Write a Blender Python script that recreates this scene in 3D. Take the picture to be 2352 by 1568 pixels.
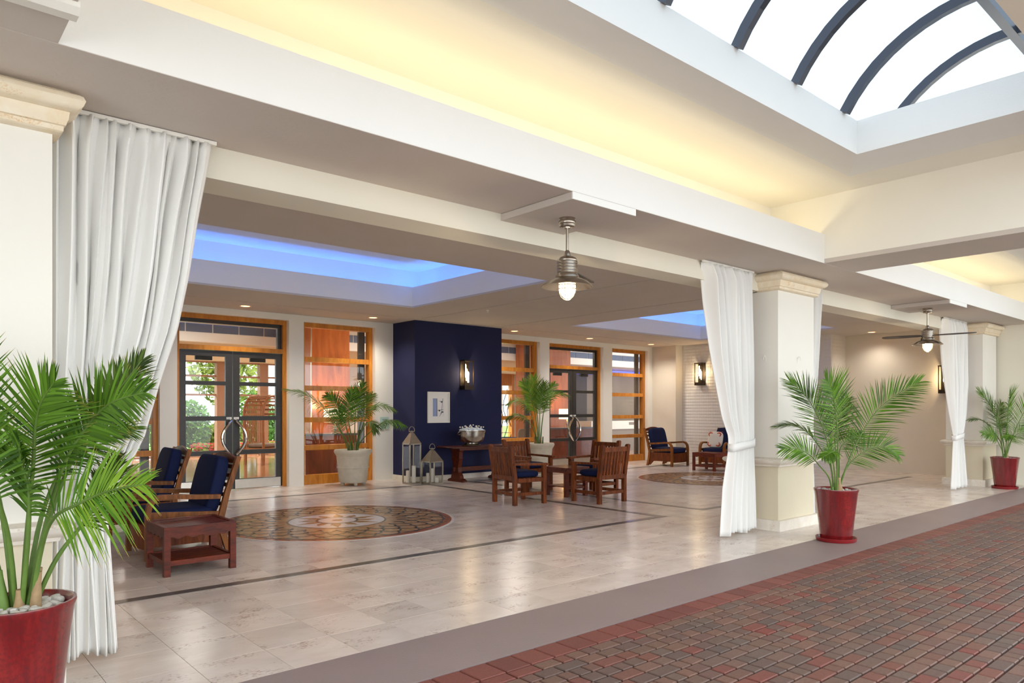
import bpy, bmesh, math, random
from mathutils import Vector, Matrix
random.seed(7)
for o in list(bpy.data.objects): bpy.data.objects.remove(o, do_unlink=True)
SC = bpy.context.scene
C = SC.collection
PI = math.pi
# ------------------------------------------------------------------ camera
YAW = 0.853489                      # angle between the view axis and the facade direction (+X)
FPX, CYPX = 1651.7, 941.1
cam_d = bpy.data.cameras.new('camera'); cam = bpy.data.objects.new('camera', cam_d); C.objects.link(cam)
cam_d.sensor_width = 36.0; cam_d.lens = FPX / 2352 * 36.0
cam_d.shift_y = (CYPX - 784) / 2352
cam_d.clip_start = 0.05; cam_d.clip_end = 300
cam.location = (0, 0, 1.5); cam.rotation_euler = (PI/2, 0, YAW - PI/2)
SC.camera = cam
# ------------------------------------------------------------------ world, exposure
SC.view_settings.view_transform = 'Standard'; SC.view_settings.look = 'None'
SC.view_settings.gamma = 1.0; SC.view_settings.use_curve_mapping = False
SC.view_settings.exposure = 0.68
W = bpy.data.worlds.new('sky'); SC.world = W; W.use_nodes = True
wb = W.node_tree.nodes['Background']; wb.inputs[0].default_value = (0.90, 0.95, 1.0, 1); wb.inputs[1].default_value = 2.35
sun_d = bpy.data.lights.new('sun', 'SUN'); sun_d.energy = 5.0; sun_d.angle = .01; sun_d.color = (1, .97, .93)
sun = bpy.data.objects.new('sun', sun_d); C.objects.link(sun); sun.rotation_euler = Vector((.25, -.62, -.75)).to_track_quat('-Z', 'Y').to_euler()
# ------------------------------------------------------------------ large area lights: the concealed cove strips
def area(name, loc, rot, sx, sy, col, power, parent=None):
    l = bpy.data.lights.new(name, 'AREA'); l.shape = 'RECTANGLE'; l.size = sx; l.size_y = sy; l.color = col; l.energy = power
    o = bpy.data.objects.new(name, l); C.objects.link(o); o.location = loc; o.rotation_euler = rot
    if parent: o.parent = parent
    return o
UP = (PI, 0, 0)
YEL = (1.0, 0.86, 0.56); BLU = (0.08, 0.24, 1.0)
area('yellow_cove_strip', (4.43, 4.25, 3.33), (PI+.6, 0, 0), 7.2, 0.10, YEL, 13)
area('yellow_cove_strip', (12.9, 4.25, 3.33), (PI+.6, 0, 0), 7.2, 0.10, YEL, 13)
for cx_ in (4.8, 14.0):
    area('blue_cove_strip', (cx_, 11.42, 3.50), UP, 5.4, 0.06, BLU, 17)
    area('blue_cove_strip', (cx_, 7.23, 3.50), UP, 5.4, 0.06, BLU, 17)
    area('blue_cove_strip', (cx_+2.77, 9.3, 3.50), UP, 0.06, 4.0, BLU, 13)
    area('blue_cove_strip', (cx_-2.77, 9.3, 3.50), UP, 0.06, 4.0, BLU, 13)
def point(name, loc, col, power, r=0.03, parent=None):
    l = bpy.data.lights.new(name, 'POINT'); l.color = col; l.energy = power; l.shadow_soft_size = r
    o = bpy.data.objects.new(name, l); C.objects.link(o); o.location = loc
    if parent: o.parent = parent
    return o
def spot(name, loc, col, power, ang=2.2, blend=0.9, r=0.06, rot=(0,0,0), parent=None):
    l = bpy.data.lights.new(name, 'SPOT'); l.color = col; l.energy = power; l.spot_size = ang; l.spot_blend = blend; l.shadow_soft_size = r
    o = bpy.data.objects.new(name, l); C.objects.link(o); o.location = loc; o.rotation_euler = rot
    if parent: o.parent = parent
    return o
# ------------------------------------------------------------------ materials
def srgb(h):
    h = h.lstrip('#'); v = [int(h[i:i+2], 16)/255 for i in (0, 2, 4)]
    return tuple((c/12.92 if c <= .04045 else ((c+.055)/1.055)**2.4) for c in v) + (1,)
class NT:
    def __init__(s, name):
        s.m = bpy.data.materials.new(name); s.m.use_nodes = True; s.t = s.m.node_tree; s.N = s.t.nodes; s.L = s.t.links
        s.b = s.N['Principled BSDF']; s.out = s.N['Material Output']
    def n(s, typ, **kw):
        x = s.N.new(typ)
        for k, v in kw.items():
            if k.startswith('i_'):
                key = k[2:]; key = int(key) if key.isdigit() else key.replace('_', ' ')
                x.inputs[key].default_value = v
            else: setattr(x, k, v)
        return x
    def l(s, a, b): s.L.new(a, b)
    def coord(s, which='Object', scale=(1, 1, 1)):
        tc = s.n('ShaderNodeTexCoord'); mp = s.n('ShaderNodeMapping'); mp.inputs['Scale'].default_value = scale
        s.l(tc.outputs[which], mp.inputs[0]); return mp.outputs[0]
    def noise(s, vec, scale, detail=4, rough=.55, dist=0):
        x = s.n('ShaderNodeTexNoise', i_Scale=scale, i_Detail=detail, i_Roughness=rough, i_Distortion=dist)
        s.l(vec, x.inputs['Vector']); return x.outputs['Fac']
    def ramp(s, fac, stops):
        r = s.n('ShaderNodeValToRGB'); e = r.color_ramp.elements
        while len(e) < len(stops): e.new(.5)
        for i, (p, c) in enumerate(stops): e[i].position = p; e[i].color = c
        s.l(fac, r.inputs[0]); return r.outputs[0]
    def mix(s, a, b, fac, mode='MIX'):
        x = s.n('ShaderNodeMix', data_type='RGBA', blend_type=mode)
        for sock, v in ((x.inputs[0], fac), (x.inputs[6], a), (x.inputs[7], b)):
            if hasattr(v, 'node'): s.l(v, sock)
            else: sock.default_value = v
        return x.outputs[2]
    def rand(s):
        g = s.n('ShaderNodeNewGeometry'); o = s.n('ShaderNodeObjectInfo'); a = s.n('ShaderNodeMath', operation='ADD'); f = s.n('ShaderNodeMath', operation='FRACT')
        s.l(g.outputs['Random Per Island'], a.inputs[0]); s.l(o.outputs['Random'], a.inputs[1]); s.l(a.outputs[0], f.inputs[0]); return f.outputs[0]
    def bump(s, h, strength=.3, dist=.01):
        b = s.n('ShaderNodeBump', i_Strength=strength, i_Distance=dist); s.l(h, b.inputs['Height']); s.l(b.outputs[0], s.b.inputs['Normal'])
    def base(s, c):
        if hasattr(c, 'node'): s.l(c, s.b.inputs['Base Color'])
        else: s.b.inputs['Base Color'].default_value = c
    def set(s, rough=.5, metal=0, spec=.5, coat=0):
        s.b.inputs['Roughness'].default_value = rough; s.b.inputs['Metallic'].default_value = metal
        s.b.inputs['Specular IOR Level'].default_value = spec; s.b.inputs['Coat Weight'].default_value = coat; s.b.inputs['Coat Roughness'].default_value = .08
M = {}
def mat_plaster(k, c, amp=.04, bstr=.12, sc=60, rough=.85):
    t = NT(k); v = t.coord('Object')
    n = t.noise(v, 1.3, 5); c = srgb(c)
    d = tuple(x*(1-amp) for x in c[:3]) + (1,)
    t.base(t.ramp(n, [(.3, d), (.7, c)])); t.set(rough, spec=.25); t.bump(t.noise(v, sc, 4), bstr, .006); M[k] = t.m
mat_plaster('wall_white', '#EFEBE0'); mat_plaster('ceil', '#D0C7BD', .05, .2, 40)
mat_plaster('soffit', '#CFC4BA', .06, .35, 30); mat_plaster('fascia', '#F4F3EF', .02)  # soffit and ceil darkened to taupe: shade of the undersides put into the colour
mat_plaster('cove', '#F6F1E4', .02)
mat_plaster('cream', '#E9E3D2'); mat_plaster('pedestal', '#DDD2B8', .06, .2, 50); mat_plaster('navy_wall', '#22264A', .06, .25, 90, .75)
mat_plaster('reception', '#9A8C7A', .15); mat_plaster('warmwall', '#E4DACA', .05, .3, 55); mat_plaster('beige', '#DDD3C3')
mat_plaster('purple', '#8F7F7C', .10, .3, 70, .5)
def mat_plain(k, c, rough=.5, metal=0, spec=.5, coat=0, nz=0, nsc=20, bs=0):
    t = NT(k); c = srgb(c); t.base(c); t.set(rough, metal, spec, coat)
    if nz or bs:
        v = t.coord('Object'); n = t.noise(v, nsc, 4)
        if nz: t.base(t.ramp(n, [(.25, tuple(x*(1-nz) for x in c[:3])+(1,)), (.75, tuple(min(1, x*(1+nz)) for x in c[:3])+(1,))]))
        if bs: t.bump(n, bs, .004)
    M[k] = t.m
def mat_wood(k, c1, c2, sc=(14, 14, 2.2), rough=.38, coat=.15):
    t = NT(k); v = t.coord('Object', sc); n = t.noise(v, 1.6, 6, .62, .8)
    r = t.rand(); col = t.ramp(n, [(.28, srgb(c1)), (.72, srgb(c2))])
    hs = t.n('ShaderNodeHueSaturation'); mr = t.n('ShaderNodeMapRange', i_3=.78, i_4=1.22); t.l(r, mr.inputs[0]); t.l(mr.outputs[0], hs.inputs['Value']); t.l(col, hs.inputs['Color'])
    t.base(hs.outputs[0]); t.set(rough, spec=.28, coat=coat); t.bump(n, .08, .004); M[k] = t.m
mat_wood('teak', '#421B08', '#90481A', rough=.5, coat=0); mat_wood('teak_light', '#583010', '#965A24', rough=.5, coat=0)
mat_wood('mahogany', '#40140A', '#7A3016', (3, 14, 14), .42, .05); mat_wood('console_wood', '#3A130A', '#703018', (3, 14, 14), .36, .1)
mat_wood('orange_wood', '#A8631A', '#D28C34', (6, 6, 1.2), .4, .2); mat_wood('panel_wood', '#8A4616', '#B86C30', (4, 4, .6), .35, .2)
mat_wood('desk_wood', '#5E2A15', '#8A4526', (4, 4, 1), .3, .3)
mat_plain('door_black', '#2C2926', .35, 0, .5, 0, .15, 15); mat_plain('steel', '#C9C4BA', .28, 1, .5, 0, .06, 8)
mat_plain('chrome', '#D8D4CC', .08, 1); mat_plain('nickel', '#B6AC9F', .26, 1, .5, 0, .05, 30); mat_plain('shade_in', '#C8A27A', .4, .7)
mat_plain('bronze', '#3E3328', .42, .7); mat_plain('lantern_metal', '#A39B8D', .4, .85, .5, 0, .1, 20); mat_plain('blade', '#4A443E', .5)
mat_plain('navy', '#111B40', .85, 0, .25, 0, .25, 120, .4); mat_plain('candle', '#EFE9DA', .5); mat_plain('white_paint', '#EEEAE0', .45)
mat_plain('black', '#14120F', .5); mat_plain('dark_rib', '#4A4C54', .35, .6); mat_plain('silver', '#B9B4AA', .22, 1, .5, 0, .18, 14, .25)
mat_plain('pebble', '#C9C5BC', .55, 0, .4, 0, .18, 14); mat_plain('soil', '#3A2E22', .95); mat_plain('concrete_pot', '#C9C0AC', .8, 0, .3, 0, .1, 9, .3)
mat_plain('saucer', '#8A1B20', .35, 0, .5, .3); mat_plain('ice', '#E4ECF5', .12, 0, .6); mat_plain('label_paper', '#EDEBE4', .6)
mat_plain('sign_glass', '#BFD8CC', .15, 0, .5, .3); mat_plain('ink', '#4E5A55', .6); mat_plain('granite', '#58534E', .3, 0, .5, .2, .35, 160)
mat_plain('grey_chair', '#8B7A6C', .8); mat_plain('teal_navy', '#12304E', .5, 0, .4); mat_plain('stone_top', '#4E5560', .3)
mat_plain('tan_post', '#A88670', .6); mat_plain('lobby_dark', '#4A423C', .6, 0, .4, 0, .2, 9); mat_plain('counter', '#DCD6CA', .35); mat_plain('counter_front', '#7F7268', .5)
mat_plain('grille', '#5F6B85', .5, .2); mat_plain('lawn', '#6E9A3C', .9, 0, .3, 0, .3, 30); mat_plain('trunk', '#6B5440', .9)
mat_plain('flower', '#D8524A', .8); mat_plain('bush', '#5E8B34', .7, 0, .3, 0, .4, 6); mat_plain('bush2', '#9AA84A', .7, 0, .3, 0, .35, 6); mat_plain('path', '#B9B4BE', .7)
mat_plain('wicker', '#A06B40', .6); mat_plain('rubber', '#2A2420', .7)
mat_plain('road', '#B2B0AC', .9, 0, .3, 0, .2, 3)
# stone with pits (travertine tiles, capitals)
def mat_stone(k, ca, cb, cpit, rough=.3, coat=.25, pit=.62, sc=1.0, rnd=.16):
    t = NT(k); tc = t.n('ShaderNodeTexCoord'); g = t.n('ShaderNodeNewGeometry')
    mp = t.n('ShaderNodeMapping'); mp.inputs['Scale'].default_value = (1.0*sc, 1.7*sc, 1*sc); t.l(g.outputs['Position'], mp.inputs[0])
    oi = t.rand(); ad = t.n('ShaderNodeVectorMath', operation='ADD'); cmb = t.n('ShaderNodeCombineXYZ')
    ml = t.n('ShaderNodeMath', operation='MULTIPLY', i_1=7.0); t.l(oi, ml.inputs[0]); t.l(ml.outputs[0], cmb.inputs[2]); t.l(mp.outputs[0], ad.inputs[0]); t.l(cmb.outputs[0], ad.inputs[1])
    v = ad.outputs[0]
    big = t.noise(v, 2.2, 6, .6, .4); fine = t.noise(v, 34, 5, .65, .5); pat = t.noise(v, 2.6, 3, .5, .3)
    col = t.ramp(big, [(.3, srgb(ca)), (.7, srgb(cb))])
    mul = t.n('ShaderNodeMath', operation='MULTIPLY'); t.l(fine, mul.inputs[0]); t.l(pat, mul.inputs[1])
    pf = t.ramp(mul.outputs[0], [(pit*.47, (0, 0, 0, 1)), (pit*.62, (1, 1, 1, 1))])
    col = t.mix(col, srgb(cpit), pf)
    hs = t.n('ShaderNodeHueSaturation'); mr = t.n('ShaderNodeMapRange', i_3=1-rnd, i_4=1+rnd*.5); t.l(oi, mr.inputs[0]); t.l(mr.outputs[0], hs.inputs['Value']); t.l(col, hs.inputs['Color'])
    t.base(hs.outputs[0]); t.set(rough, spec=.5, coat=coat); t.bump(fine, .05, .002); M[k] = t.m
mat_stone('travertine', '#CDBFB4', '#E0D5CB', '#B09C90', .24, 0, .66, 1.0, .12)
mat_stone('capital_stone', '#EAD6B4', '#F3E8D2', '#E0BC8C', .85, 0, .66, 3, .03)
mat_stone('base_stone', '#DDD3C2', '#EFE8DC', '#CDBDA6', .55, .05, .68, 2, .03)
mat_stone('lobby_floor', '#C08A5E', '#D8A878', '#A87048', .12, .4)
def mat_brick():
    t = NT('brick'); r = t.rand(); g = t.n('ShaderNodeNewGeometry')
    col = t.ramp(r, [(0, srgb('#6E4E44')), (.2, srgb('#5E4D46')), (.42, srgb('#755545')), (.62, srgb('#79574A')), (.78, srgb('#66554B')), (.86, srgb('#764A3C')), (1, srgb('#7C3E35'))])
    n = t.noise(g.outputs['Position'], 60, 4); n2 = t.noise(g.outputs['Position'], 1.2, 3)
    c = t.mix(col, (.02, .02, .02, 1), t.ramp(n, [(.3, (.35, .35, .35, 1)), (.6, (0, 0, 0, 1))]))
    t.base(t.mix(c, srgb('#5A4C46'), t.ramp(n2, [(.4, (0, 0, 0, 1)), (.8, (.5, .5, .5, 1))]))); t.set(.62, spec=.45); t.bump(n, .25, .003); M['brick'] = t.m
    t = NT('brick_red'); r = t.rand(); g = t.n('ShaderNodeNewGeometry'); n = t.noise(g.outputs['Position'], 60, 4)
    col = t.ramp(r, [(0, srgb('#6E3C33')), (1, srgb('#80473C'))]); t.base(t.mix(col, (.03, .02, .02, 1), t.ramp(n, [(.3, (.3, .3, .3, 1)), (.6, (0, 0, 0, 1))]))); t.set(.6, spec=.45); t.bump(n, .25, .003); M['brick_red'] = t.m
mat_brick(); mat_plain('joint', '#241F1D', .95); mat_plain('grout', '#B5A799', .9)
def mat_red_glaze():
    t = NT('red_glaze'); v = t.coord('Object', (9, 9, 1.2)); n = t.noise(v, 1.5, 6, .65, .3); v2 = t.coord('Object'); n2 = t.noise(v2, 55, 3)
    c = t.ramp(n, [(.25, srgb('#4E1014')), (.5, srgb('#7A181B')), (.78, srgb('#982722'))]); c = t.mix(c, srgb('#5A1A1A'), t.ramp(n2, [(.35, (.6, .6, .6, 1)), (.55, (0, 0, 0, 1))]))
    t.base(c); t.set(.22, spec=.6, coat=.6); t.bump(n2, .06, .003); M['red_glaze'] = t.m
mat_red_glaze()
def mat_leaf(k, c1, c2, tip):
    t = NT(k); uv = t.n('ShaderNodeUVMap', uv_map='UVMap'); sep = t.n('ShaderNodeSeparateXYZ'); t.l(uv.outputs[0], sep.inputs[0])
    r = t.rand(); v = t.coord('Object'); n = t.noise(v, 3.5, 3)
    ad = t.n('ShaderNodeMath', operation='ADD'); t.l(r, ad.inputs[0]); t.l(n, ad.inputs[1]); ml = t.n('ShaderNodeMath', operation='MULTIPLY', i_1=.5); t.l(ad.outputs[0], ml.inputs[0])
    c = t.ramp(ml.outputs[0], [(.2, srgb(c1)), (.8, srgb(c2))])
    tipf = t.ramp(sep.outputs[1], [(.88, (0, 0, 0, 1)), (1, (1, 1, 1, 1))]); c = t.mix(c, srgb(tip), tipf)
    t.base(c); t.set(.5, spec=.25)
    tr = t.n('ShaderNodeBsdfTranslucent'); t.l(c, tr.inputs[0]); mx = t.n('ShaderNodeMixShader', i_0=.22); t.l(t.b.outputs[0], mx.inputs[1]); t.l(tr.outputs[0], mx.inputs[2]); t.l(mx.outputs[0], t.out.inputs[0]); M[k] = t.m
mat_leaf('leaf', '#284A10', '#6C982A', '#C0A05A'); mat_leaf('leaf_bright', '#44761C', '#8EB434', '#D0A858'); mat_leaf('leaf_dull', '#30481A', '#6A8230', '#A88A50')
mat_plain('stem', '#5E7A34', .5, 0, .4, 0, .25, 8); mat_plain('sheath', '#A58A66', .75, 0, .3, 0, .3, 12)
def mat_curtain():
    t = NT('curtain'); v = t.coord('Object', (1, 1, .2)); n = t.noise(v, 260, 2); t.base(srgb('#FBFAF6')); t.set(.9, spec=.1)
    tr = t.n('ShaderNodeBsdfTranslucent'); tr.inputs[0].default_value = srgb('#F3F0E6'); mx = t.n('ShaderNodeMixShader', i_0=.12); t.l(t.b.outputs[0], mx.inputs[1]); t.l(tr.outputs[0], mx.inputs[2]); t.l(mx.outputs[0], t.out.inputs[0]); M['curtain'] = t.m
mat_curtain()
def mat_pane(k, tint, refl, rough=0.0):
    t = NT(k); t.N.remove(t.b); tr = t.n('ShaderNodeBsdfTransparent'); tr.inputs[0].default_value = tint
    gl = t.n('ShaderNodeBsdfGlossy', i_Roughness=rough); gl.inputs[0].default_value = (1, 1, 1, 1)
    ge = t.n('ShaderNodeNewGeometry'); io = t.n('ShaderNodeMath', operation='MULTIPLY_ADD', i_1=-.8333, i_2=1.5); t.l(ge.outputs['Backfacing'], io.inputs[0]); fr = t.n('ShaderNodeFresnel'); t.l(io.outputs[0], fr.inputs[0]); mr = t.n('ShaderNodeMapRange', i_1=0, i_2=1, i_3=0, i_4=refl); t.l(fr.outputs[0], mr.inputs[0])
    mx = t.n('ShaderNodeMixShader'); t.l(mr.outputs[0], mx.inputs[0]); t.l(tr.outputs[0], mx.inputs[1]); t.l(gl.outputs[0], mx.inputs[2]); t.l(mx.outputs[0], t.out.inputs[0]); M[k] = t.m
mat_pane('glass', (.95, .96, .96, 1), .7); mat_pane('clear', (.975, .98, .975, 1), .22)
def mat_opal():
    t = NT('opal'); t.N.remove(t.b); tr = t.n('ShaderNodeBsdfTranslucent'); tr.inputs[0].default_value = (.17, .21, .25, 1); tp = t.n('ShaderNodeBsdfTransparent'); tp.inputs[0].default_value = (.9, .95, 1, 1)
    mx = t.n('ShaderNodeMixShader', i_0=.03); t.l(tr.outputs[0], mx.inputs[1]); t.l(tp.outputs[0], mx.inputs[2]); t.l(mx.outputs[0], t.out.inputs[0]); M['opal'] = t.m
mat_opal()
def mat_emit(k, c, s):
    t = NT(k); t.b.inputs['Base Color'].default_value = c; t.b.inputs['Emission Color'].default_value = c; t.b.inputs['Emission Strength'].default_value = s; M[k] = t.m
mat_emit('bulb', (1, .82, .52, 1), 6); mat_emit('tube_glow', (1, .80, .48, 1), 5); mat_emit('lampshade', (1, .76, .45, 1), 1.3); mat_emit('downlight_glow', (1, .70, .36, 1), 1.3); mat_emit('blue_led', (.09, .12, 1, 1), 1.0)
def mat_texwall():
    t = NT('texwall'); v = t.coord('Object'); sp = t.n('ShaderNodeSeparateXYZ'); t.l(v, sp.inputs[0])
    def mth(op, a, b=None):
        q = t.n('ShaderNodeMath', operation=op)
        for i_, x_ in enumerate((a, b)):
            if x_ is None: continue
            if hasattr(x_, 'node'): t.l(x_, q.inputs[i_])
            else: q.inputs[i_].default_value = x_
        return q.outputs[0]
    hx = mth('MULTIPLY', mth('ADD', sp.outputs[0], sp.outputs[1]), 42.0); hz = mth('MULTIPLY', sp.outputs[2], 36.0)
    hgt = mth('MULTIPLY', mth('SINE', mth('ADD', hx, hz)), mth('SINE', mth('SUBTRACT', hx, hz))); t.base(srgb('#E4DFD9')); t.set(.6, spec=.35); t.bump(hgt, .32, .02); M['texwall'] = t.m
    t = NT('mosaic_brown'); g = t.n('ShaderNodeNewGeometry'); n = t.noise(g.outputs['Position'], 7, 6, .7, 1.2); t.base(t.ramp(n, [(.25, srgb('#8A6440')), (.45, srgb('#AA7C50')), (.62, srgb('#BE966A')), (.8, srgb('#9C7C58'))])); t.set(.25, spec=.4, coat=.05); M['mosaic_brown'] = t.m
    for k, c in (('mosaic_rust', '#A65A3C'), ('mosaic_white', '#E6DCD2'), ('mosaic_dark', '#4A4640'), ('mosaic_sun', '#A0703E')):
        mat_plain(k, c, .25, 0, .4, .05, .15, 14)
    # framed print: sketch of a rigging scene in soft blue and white
    t = NT('print'); tc = t.n('ShaderNodeTexCoord'); mp = t.n('ShaderNodeMapping'); t.l(tc.outputs['Generated'], mp.inputs[0]); sep = t.n('ShaderNodeSeparateXYZ'); t.l(mp.outputs[0], sep.inputs[0])
    t.base(t.ramp(sep.outputs[0], [(.0, srgb('#8C9CC4')), (.32, srgb('#97A5C8')), (.34, srgb('#5C5148')), (.40, srgb('#E8E6E2')), (.72, srgb('#EDEAE6')), (1, srgb('#E3E1DF'))])); t.set(.6); M['print'] = t.m
    t = NT('pillow_fabric'); t.base(srgb('#E6DFD2')); t.set(.9, spec=.2); M['pillow_fabric'] = t.m
    mat_plain('pillow_orange', '#C2502A', .9)
mat_texwall()
# ------------------------------------------------------------------ mesh helpers
class MB:
    def __init__(s): s.v = []; s.f = []; s.uv = None
    def add(s, vs, fs, mtx=None):
        o = len(s.v); s.v += [tuple(mtx @ Vector(p)) if mtx else tuple(p) for p in vs]; s.f += [tuple(i+o for i in f) for f in fs]; return s
    def box(s, x0, x1, y0, y1, z0, z1, mtx=None):
        vs = [(x, y, z) for x in (x0, x1) for y in (y0, y1) for z in (z0, z1)]
        return s.add(vs, [(0, 1, 3, 2), (4, 6, 7, 5), (0, 4, 5, 1), (2, 3, 7, 6), (0, 2, 6, 4), (1, 5, 7, 3)], mtx)
    def bar(s, a, b, w, h, up=(0, 0, 1)):
        a = Vector(a); b = Vector(b); t = (b-a).normalized(); u = Vector(up)
        if abs(t.dot(u)) > .98: u = Vector((1, 0, 0))
        sd = t.cross(u).normalized(); u = sd.cross(t)
        vs = [p + sd*i*w/2 + u*j*h/2 for p in (a, b) for i in (-1, 1) for j in (-1, 1)]
        return s.add(vs, [(0, 1, 3, 2), (4, 6, 7, 5), (0, 4, 5, 1), (2, 3, 7, 6), (0, 2, 6, 4), (1, 5, 7, 3)])
    def tube(s, pts, rad, n=8, cap=True, closed=False):
        pts = [Vector(p) for p in pts]; k = len(pts)
        if not hasattr(rad, '__len__'): rad = [rad]*k
        o = len(s.v); u = None
        for i, p in enumerate(pts):
            a = pts[i-1] if (i or closed) else p; b = pts[(i+1) % k] if (i < k-1 or closed) else p
            t = (b-a).normalized()
            if u is None: u = t.orthogonal().normalized()
            u = (u - t*u.dot(t)).normalized(); w = t.cross(u)
            s.v += [tuple(p + (u*math.cos(q*2*PI/n) + w*math.sin(q*2*PI/n))*rad[i]) for q in range(n)]
        for i in range(k if closed else k-1):
            for q in range(n):
                a = o+i*n+q; b = o+i*n+(q+1) % n; c2 = o+((i+1) % k)*n+(q+1) % n; d = o+((i+1) % k)*n+q; s.f.append((a, b, c2, d))
        if cap and not closed: s.f.append(tuple(o+q for q in range(n))[::-1]); s.f.append(tuple(o+(k-1)*n+q for q in range(n)))
        return s
    def lathe(s, prof, n=24, c=(0, 0, 0), sx=1, sy=1):
        o = len(s.v); k = len(prof)
        for r, z in prof: s.v += [(c[0]+r*sx*math.cos(q*2*PI/n), c[1]+r*sy*math.sin(q*2*PI/n), c[2]+z) for q in range(n)]
        for i in range(k-1):
            for q in range(n): s.f.append((o+i*n+q, o+i*n+(q+1) % n, o+(i+1)*n+(q+1) % n, o+(i+1)*n+q))
        if prof[0][0] > 1e-4: s.f.append(tuple(o+q for q in range(n))[::-1])
        if prof[-1][0] > 1e-4: s.f.append(tuple(o+(k-1)*n+q for q in range(n)))
        return s
    def prism(s, poly, d0, d1, axis='y'):
        # poly: 2D points; axis y -> (x,z), axis x -> (y,z), axis z -> (x,y)
        mk = {'y': lambda p, d: (p[0], d, p[1]), 'x': lambda p, d: (d, p[0], p[1]), 'z': lambda p, d: (p[0], p[1], d)}[axis]
        n = len(poly); o = len(s.v); s.v += [mk(p, d0) for p in poly] + [mk(p, d1) for p in poly]
        s.f.append(tuple(o+i for i in range(n))); s.f.append(tuple(o+n+i for i in range(n))[::-1])
        for i in range(n): s.f.append((o+i, o+n+i, o+n+(i+1) % n, o+(i+1) % n))
        return s
    def cushion(s, w, d, h, c=(0, 0, 0), e=.28, nu=24, nv=12, mtx=None, bow=0):
        f = lambda a, ex: math.copysign(abs(a)**ex, a)
        vs = []; fs = []
        for i in range(nv+1):
            ph = -PI/2 + PI*i/nv
            for j in range(nu):
                th = 2*PI*j/nu
                x = f(math.cos(ph), e)*f(math.cos(th), e)*w/2; y = f(math.cos(ph), e)*f(math.sin(th), e)*d/2; z = f(math.sin(ph), .55)*h/2
                z *= 1 + bow*(1-(2*x/w)**2)*(1-(2*y/d)**2)
                vs.append((c[0]+x, c[1]+y, c[2]+z))
        for i in range(nv):
            for j in range(nu): fs.append((i*nu+j, i*nu+(j+1) % nu, (i+1)*nu+(j+1) % nu, (i+1)*nu+j))
        return s.add(vs, fs, mtx)
    def mesh(s, name, smooth=False):
        me = bpy.data.meshes.new(name); me.from_pydata(s.v, [], s.f); me.validate(clean_customdata=False)
        bm = bmesh.new(); bm.from_mesh(me); bmesh.ops.remove_doubles(bm, verts=bm.verts, dist=1e-6); bmesh.ops.recalc_face_normals(bm, faces=bm.faces); bm.to_mesh(me); bm.free()
        if smooth:
            me.polygons.foreach_set('use_smooth', [True]*len(me.polygons)); me.set_sharp_from_angle(angle=math.radians(38))
        return me
    def build(s, name, mat, parent=None, smooth=False, **kw):
        me = s.mesh(name, smooth); me.materials.append(M[mat]); return link(name, me, parent, **kw)
def link(name, me, parent=None, loc=None, rot=None, label=None, kind=None, scale=None):
    o = bpy.data.objects.new(name, me); C.objects.link(o)
    if parent: o.parent = parent
    if loc: o.location = loc
    if rot: o.rotation_euler = rot
    if scale: o.scale = scale
    if label: o['label'] = label
    if kind: o['kind'] = kind
    return o
def thing(name, label, cat, loc=(0, 0, 0), rz=0, group=None):
    o = bpy.data.objects.new(name, None); C.objects.link(o); o.location = loc; o.rotation_euler = (0, 0, rz); o['label'] = label; o['category'] = cat
    o.empty_display_size = .1
    if group: o['group'] = group
    return o
def tag(o, label, cat, group=None):
    o['label'] = label; o['category'] = cat
    if group: o['group'] = group
    return o
def struct(o, label=None):
    o['kind'] = 'structure'
    if label: o['label'] = label
    return o
def sempty(name, label=None):
    o = bpy.data.objects.new(name, None); C.objects.link(o); o['kind'] = 'structure'
    if label: o['label'] = label
    return o
def copy_thing(root, loc, rz, label):
    r = root.copy(); C.objects.link(r); r.location = loc; r.rotation_euler = (0, 0, rz); r['label'] = label
    for ch in list(root.children):
        c = ch.copy(); C.objects.link(c); c.parent = r
        for g in list(ch.children):
            d = g.copy(); C.objects.link(d); d.parent = c
    return r
B = lambda *a: MB().box(*a)
# ================================================================== STRUCTURE
cY, sY = math.cos(YAW), math.sin(YAW)
def px(x, y, z=0):
    d = x*cY + y*sY
    return (1176 + FPX*(x*sY - y*cY)/max(d, .01), CYPX - FPX*(z-1.5)/max(d, .01), d)
def seen(x, y, m=30):
    u, v, d = px(x, y); return d > 1 and -m < u < 2352+m and v < 1568+m
ZS, YFA, YB, Z2, ZC, YF = 3.21, 3.92, 4.59, 3.99, 3.37, 13.45
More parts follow.
